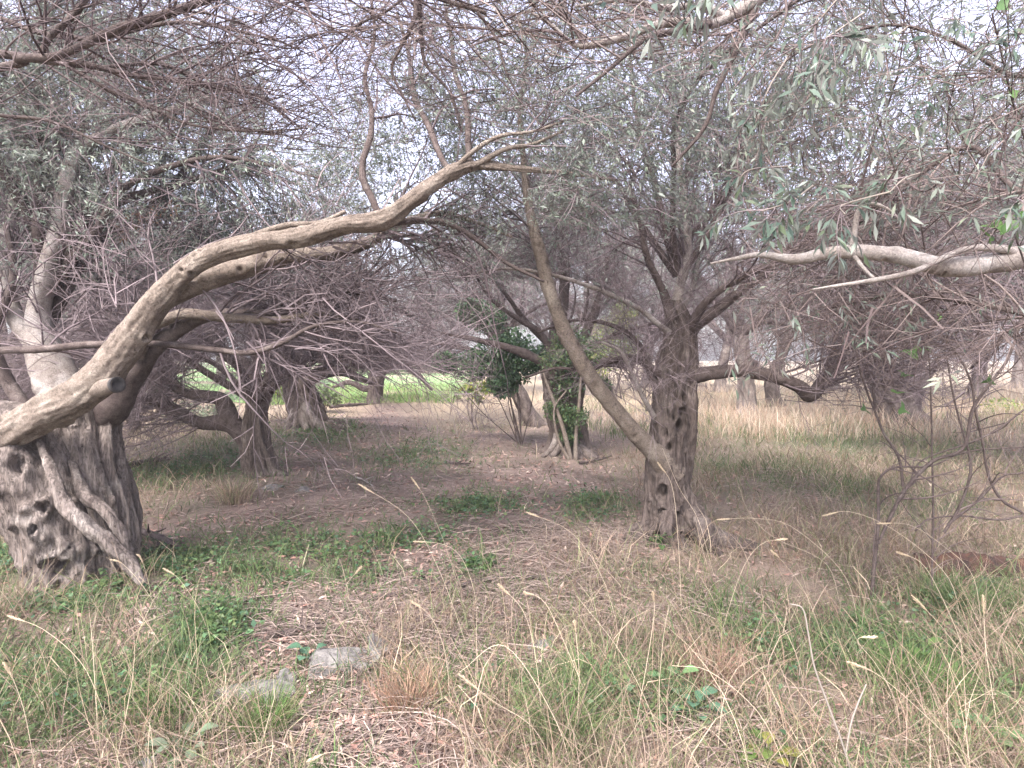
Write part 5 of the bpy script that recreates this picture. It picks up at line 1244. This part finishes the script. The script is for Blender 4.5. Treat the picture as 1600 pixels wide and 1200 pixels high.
# ---- tall stalks with seed heads that stand out
def stalk(spec, Y, head=0.09, lab='', hw=0.006, w=0.0013, col=(0.44, 0.36, 0.275)):
    pts = np.array([P(x, yy, Y + dz) for x, yy, dz in spec])
    b = pts[0].copy()
    root = thing("grass_stalk", lab, "grass stalk", b, "tall seed-headed grass stalks")
    path = catmull(pts, 22)
    V, q = tubes(path[None], np.linspace(w * 1.2, w * 0.6, 22)[None], 5)
    mb = MB(); mb.add(V, q, None, np.array(col) * r.uniform(.8, 1.15)); link("stem", mb.mesh("stem", M_TWIG, b), root)
    if head:
        s = np.concatenate([[0], np.cumsum(np.linalg.norm(np.diff(path, axis=0), axis=1))]); L = s[-1]
        ss = np.linspace(max(0, L - head), L, 14); hp = np.stack([np.interp(ss, s, path[:, j]) for j in range(3)], -1)
        # spikelets pressed round the top of the stem
        m_ = 90; jj = r.integers(0, 13, m_); f = r.random((m_, 1)); p = hp[jj] * (1 - f) + hp[jj + 1] * f
        t_ = nrm(hp[jj + 1] - hp[jj]); pr = nrm(np.cross(t_, r.normal(size=(m_, 3)))); d = nrm(t_ + pr * 0.55)
        prof = np.sin(np.clip((jj + f[:, 0]) / 13, 0.05, .97) * math.pi)[:, None] ** 0.5
        l = 0.013 * prof * r.uniform(.7, 1.3, (m_, 1)); sd = nrm(np.cross(d, pr)) * 0.0021
        p = p + pr * hw * 0.4 * prof
        V = np.stack([p, p + d * l * .5 + sd, p + d * l, p + d * l * .5 - sd], 1).reshape(-1, 3)
        mb = MB(); mb.add(V, np.arange(m_ * 4).reshape(-1, 4), None, np.repeat(np.array([[0.56, 0.46, 0.34]]) * r.uniform(.8, 1.2, (m_, 1)), 4, 0))
        v, q = tubes(hp[None], (hw * 0.55 * np.sin(np.linspace(.1, 3.05, 14)) ** .5)[None], 6); mb.add(v, q, None, np.array([0.50, 0.40, 0.29]))
        link("seed_head", mb.mesh("seed_head", M_GRASS, b), root)
S_ = [([(730, 1010), (690, 900), (640, 810), (560, 756)], 3.3, .10), ([(720, 930), (695, 850), (665, 780), (642, 745)], 3.9, .10), ([(900, 1240), (870, 1130), (790, 1010), (718, 1050 - 0)], 2.25, 0), ([(880, 1230), (835, 1140), (770, 1095), (715, 1052)], 2.25, .10),
      ([(850, 1180), (840, 1050), (820, 960), (778, 912)], 2.5, .07), ([(930, 1120), (880, 1000), (850, 940), (818, 925)], 2.7, .05), ([(1065, 960), (1060, 850), (1050, 760), (1027, 722)], 3.8, .09), ([(1110, 880), (1090, 810), (1060, 760), (1035, 700)], 4.4, 0),
      ([(1570, 1240), (1480, 1150), (1380, 1060), (1325, 1034)], 2.15, .09), ([(1600, 1190), (1550, 1090), (1480, 990), (1425, 930)], 2.4, .09), ([(1560, 1150), (1550, 1080), (1540, 1010), (1536, 930)], 2.4, .08), ([(470, 1240), (462, 1200), (458, 1170), (454, 1145)], 2.15, .08),
      ([(165, 1120), (130, 1040), (70, 985), (12, 962)], 2.6, .08), ([(330, 1000), (310, 950), (280, 905), (255, 888)], 3.3, .07), ([(240, 940), (215, 905), (190, 880), (172, 874)], 3.8, .08), ([(235, 925), (228, 895), (220, 872), (213, 866)], 3.8, .07),
      ([(1320, 900), (1240, 825), (1180, 810), (1120, 812)], 3.6, .08), ([(1480, 900), (1400, 830), (1330, 800), (1285, 806)], 3.6, .1), ([(1520, 900), (1470, 850), (1420, 820), (1370, 818)], 3.5, .09), ([(1290, 880), (1210, 840), (1170, 800), (1150, 745)], 4.0, 0),
      ([(900, 1150), (905, 1060), (900, 990), (897, 970)], 2.5, .05), ([(1060, 1240), (1020, 1120), (970, 1020), (900, 930)], 2.3, .0), ([(985, 1180), (1010, 1040), (1022, 960), (1020, 925)], 2.5, .04), ([(1040, 1210), (1030, 1100), (1035, 1010), (1045, 945)], 2.3, 0),
      ([(960, 960), (935, 890), (890, 830), (822, 800)], 3.4, .08), ([(740, 920), (720, 870), (690, 850), (645, 846)], 3.7, .09), ([(600, 1040), (560, 960), (540, 920), (565, 885)], 3.0, .05), ([(700, 1050), (690, 1000), (670, 960), (640, 938)], 2.7, .07),
      ([(1290, 1010), (1260, 930), (1225, 880), (1205, 860)], 3.2, .06), ([(1130, 980), (1160, 890), (1190, 850), (1230, 842)], 3.3, .07), ([(1400, 1100), (1370, 1040), (1340, 1000), (1372, 995)], 2.5, .07), ([(60, 1230), (40, 1120), (20, 1060), (5, 1035)], 2.2, .07),
      ([(330, 1240), (390, 1180), (430, 1165), (400, 1185)], 2.1, .0), ([(620, 1240), (560, 1190), (520, 1175), (480, 1190)], 2.1, .06), ([(1240, 1230), (1190, 1120), (1110, 1050), (1050, 1040)], 2.2, .0), ([(1500, 1000), (1470, 930), (1440, 880), (1400, 862)], 3.1, .08)]
STALK_LABELS = ['tall russet seed-headed stalk over the open litter, its tip farthest to the left there', 'seed-headed stalk bent above the litter just right of the tallest russet stalk', 'bare stem crossing the thick seed head at the bottom middle', 'thick cream seed head on a long stem slanting up left from the bottom middle', 'cream beaded seed head above the long grey stick', 'short cream seed head under the beaded one, below the long grey stick', 'pale stalk whose seed head crosses the upright furrowed trunk', 'thin stem leaning against the upright furrowed trunk', "yellowish seed head slanting left past the bleached bare stem's top", 'tall seed head leaning over green grass in front of the rusty sheet', 'upright plume-like seed head in green grass at lower right', 'short fat seed head standing in the bare path at the bottom edge', 'seed head leaning left over the green patch at the left edge', 'seed head pointing left in front of the nettles by the hollow trunk', "first of two short seed heads before the hollow trunk's burl, slanting left", "second short seed head before the hollow trunk's burl, more upright", "arched seed head over the upright olive's right root", 'long arched stalk whose seed head hangs beside the thorny canes', "arched stalk with its seed head just below the thorny canes' base", 'thin bare stem between the upright trunk and the thorny canes', 'short seed head on a vertical stem beneath the long grey stick', 'long bare stem arching left from the bottom towards the long grey stick', 'straight tall stem with a small tip, right of the bottom middle', 'straight bare stem crossing the straight small-tipped stem', 'long arching stalk over brush litter left of the upright trunk', "seed head arched flat over the litter in the picture's centre", 'drooping seed head above the largest pale stone', 'seed head leaning left over straw right of the largest pale stone', "seed head rising right of the upright olive's dark root hollow", 'arching seed head over straw well right of the upright trunk', 'short arched seed head over green grass near the star-shaped weed', "seed head at the left edge's bottom corner", 'flat arching bare stem below the bright green tuft', 'flat arching stalk at the bottom edge right of the bright green tuft', 'bare arching stem above the rust-coloured dry tuft', 'seed head leaning left between the rusty sheet and the green grass']
for (sp, Y_, hd), lab in zip(S_, STALK_LABELS):
    g0 = P(sp[0][0], sp[0][1], Y_); zg = float(H(g0[0], g0[1]))
    # feet on the ground: put the first point where its sight line meets the floor near that depth
    sp3 = [(a, b_, 0.0) for a, b_ in sp]
    pts0 = P(*sp[0], Y_)
    if pts0[2] > zg:
        dz = (pts0[2] - zg); ppx = dz / Y_ * F
        sp3 = [(sp[0][0] + (sp[0][0] - sp[1][0]) * 0.3, sp[0][1] + ppx, 0.0)] + sp3
    stalk(sp3, Y_, hd, lab=lab)
# bleached bare stem at the right
b0 = P(1345, 1240, 2.1)
p_, r_ = pxl([(1345, 1260, 2.12, 4), (1320, 1170, 2.1, 3.5), (1295, 1100, 2.1, 3.2), (1272, 1040, 2.1, 3), (1262, 990, 2.1, 2.6), (1254, 950, 2.1, 2.3), (1235, 944, 2.1, 1.5)])
V, q, t_, _, _ = woody(p_, r_ * 0.48, 8, 0.01, 9, rough=0.25, wiggle=0.012); mb = MB(); mb.add(V, q, t_, np.array([0.23, 0.20, 0.178]))
p_, r_ = pxl([(1322, 1175, 2.1, 3), (1330, 1130, 2.1, 2.6), (1342, 1095, 2.1, 2.4), (1354, 1068, 2.1, 2)])
V, q, t_, _, _ = woody(p_, r_ * 0.48, 8, 0.01, 10, rough=0.25, wiggle=0.012); mb.add(V, q, t_, np.array([0.23, 0.20, 0.178]))
tag(link("dead_stem", mb.mesh("dead_stem", M_TWIG, b0), None, b0), "bleached bare forked stem standing up from green grass at bottom right", "stem")

# ---- separate tufts and broad leaved plants
def tuft(label, px_, py_, n, h, w, spread, pal, seed):
    g = ground_pt(px_, py_)
    x = g[0] + r.normal(size=n) * spread; y = g[1] + r.normal(size=n) * spread
    az = np.arctan2(y - g[1], x - g[0]) + r.normal(size=n) * .5
    v, q, c = blades(x, y, r.uniform(h * .5, h, n), r.uniform(w * .7, w * 1.2, n), r.uniform(0.05, .4, n), r.uniform(.4, 1.7, n), 6, pick(pal, n), az)
    mb = MB(); mb.add(v, q, None, c)
    tag(link("grass_tuft", mb.mesh("grass_tuft", M_GRASS, g), None, g), label, "grass tuft")
BRT = np.array([[0.095, 0.165, 0.048], [0.115, 0.185, 0.06], [0.08, 0.14, 0.045], [0.20, 0.19, 0.10]])
tuft("bright green arching grass tuft below the broad flat stone", 415, 1135, 420, 0.26, 0.0045, 0.045, BRT, 1)
tuft("fresh green grass tuft left of the broad flat stone", 255, 1110, 320, 0.22, 0.0045, 0.07, BRT, 2)
tuft("rust-tinted dry tuft among straw in the middle foreground", 640, 1090, 360, 0.24, 0.004, 0.07, np.array([[0.30, 0.18, 0.125], [0.34, 0.24, 0.17], [0.26, 0.16, 0.115]]), 3)
tuft("green tuft with yellow blades at the bottom middle edge", 880, 1150, 420, 0.30, 0.0045, 0.08, np.vstack([BRT, GREENS]), 4)
tuft("rust-coloured dry tuft near the bleached bare stem", 1110, 1055, 360, 0.22, 0.004, 0.08, np.array([[0.27, 0.165, 0.12], [0.32, 0.22, 0.165], [0.22, 0.145, 0.11]]), 5)
tuft("tall green grass tuft in front of the rusty sheet", 1500, 950, 420, 0.34, 0.005, 0.10, GREENS, 6)
tuft("dry straw tuft sprawling across the rusty sheet's face", 1480, 930, 160, 0.40, 0.004, 0.14, STRAW, 9)
tuft("pale straw tuft growing beside the forked olive", 365, 790, 260, 0.40, 0.006, 0.08, STRAW, 7)
tuft("green tuft close by the bleached bare stem's fork", 1430, 1070, 420, 0.28, 0.0045, 0.09, BRT, 8)

def weed(label, px_, py_, nleaf, ll, lw, hh, pal, seed, name="broad_leaf_weed"):
    rr_ = np.random.default_rng(seed)
    g = ground_pt(px_, py_)
    root = thing(name, label, "weed", g)
    for i in range(nleaf):
        a = i * 2.4 + rr_.uniform(-.3, .3); e = rr_.uniform(0.1, 0.7)
        L = ll * rr_.uniform(.75, 1.2); d = np.array([math.cos(a) * math.cos(e), math.sin(a) * math.cos(e), math.sin(e)])
        s = nrm(np.cross(d, [0, 0, 1.0])); nn = np.cross(s, d)
        p0 = np.array([math.cos(a) * .01, math.sin(a) * .01, hh * (i + 1) / nleaf])
        st = d * L * 0.5
        tt = np.linspace(0, 1, 7); w = lw * L * np.sin(np.clip(tt, 0.03, .985) * math.pi) ** 0.75
        cl = p0 + st + d * L * tt[:, None] - np.array([0, 0, 1.0]) * (L * 0.35 * tt[:, None] ** 2)
        V = np.stack([cl - s * w[:, None] + nn * w[:, None] * .25, cl, cl + s * w[:, None] + nn * w[:, None] * .25], 1).reshape(-1, 3)
        ix = np.arange(21).reshape(7, 3); q = np.concatenate([np.stack([ix[:-1, j], ix[:-1, j + 1], ix[1:, j + 1], ix[1:, j]], -1) for j in (0, 1)])
        col = pal[rr_.integers(0, len(pal))] * rr_.uniform(.8, 1.2)
        l = link("leaf", mesh_of("leaf", V, q, None, M_GREENLEAF, np.tile(col, (21, 1))), root)
        path = np.stack([np.array([0, 0, -0.02]), p0 * .8, p0 + st * 1.02])
        v, q2 = tubes(catmull(path, 6)[None], np.full((1, 6), 0.0018), 5)
        link("stalk", mesh_of("stalk", v, q2, None, M_GREENLEAF, np.tile(col * 1.1, (len(v), 1))), root)
BLU = np.array([[0.08, 0.16, 0.10], [0.10, 0.19, 0.12]])
weed("blue-green two-tiered weed with rounded leaves on the path near the short dark stick", 485, 1035, 5, 0.075, 0.42, 0.10, BLU, 1)
weed("low weed with lobed bluish leaves beside straw left of the bleached bare stem", 1085, 1110, 9, 0.075, 0.40, 0.08, BLU, 2)
weed("star-shaped narrow-leaved green weed in the right grass", 1435, 1045, 9, 0.10, 0.20, 0.14, BRG * 0.8, 3)
weed("dark rounded-leaf weed partly under grass at the right border's bottom corner", 1540, 1160, 7, 0.09, 0.42, 0.09, DKG * 1.4, 4)
weed("yellow-green jagged weed at the bottom edge below the bleached bare stem", 1200, 1180, 8, 0.08, 0.36, 0.07, YLG * 0.7, 5)
weed("fresh green small weed between the upright olive's roots", 1032, 862, 9, 0.07, 0.34, 0.10, BRG * 0.8, 6)
weed("bright small weed patch standing alone in mid-foreground litter", 745, 890, 9, 0.07, 0.34, 0.08, BRG * 0.8, 7)
weed("pale sage rosette by the bottom left under arching dry stems", 285, 1170, 9, 0.085, 0.28, 0.06, np.array([[0.15, 0.2, 0.13], [0.18, 0.23, 0.16]]), 8)
weed("heart-leaved dark weed beside the rust-coloured dry tuft", 1050, 1075, 6, 0.08, 0.42, 0.09, DKG * 1.5, 9)

# ================================================================== THE AIR
m = bpy.data.materials.new("misty_air"); m.use_nodes = True; n = m.node_tree; n.nodes.clear()
pv = n.nodes.new('ShaderNodeVolumePrincipled'); out = n.nodes.new('ShaderNodeOutputMaterial')
pv.inputs['Color'].default_value = (0.93, 0.92, 0.96, 1); pv.inputs['Density'].default_value = HAZE; pv.inputs['Anisotropy'].default_value = 0.2
n.links.new(pv.outputs[0], out.inputs['Volume'])
hx, hy0, hy1, hz0, hz1 = 262.0, -12.0, 178.0, -1.6, 8.4
V = np.array([[x_, y_, z_] for x_ in (-hx, hx) for y_ in (hy0, hy1) for z_ in (hz0, hz1)])
q = np.array([[0, 1, 3, 2], [4, 6, 7, 5], [0, 4, 5, 1], [2, 3, 7, 6], [0, 2, 6, 4], [1, 5, 7, 3]])
link("haze", mesh_of("haze", V, q, None, m, smooth=False), None, kind='stuff')
S.cycles.volume_bounces = 0
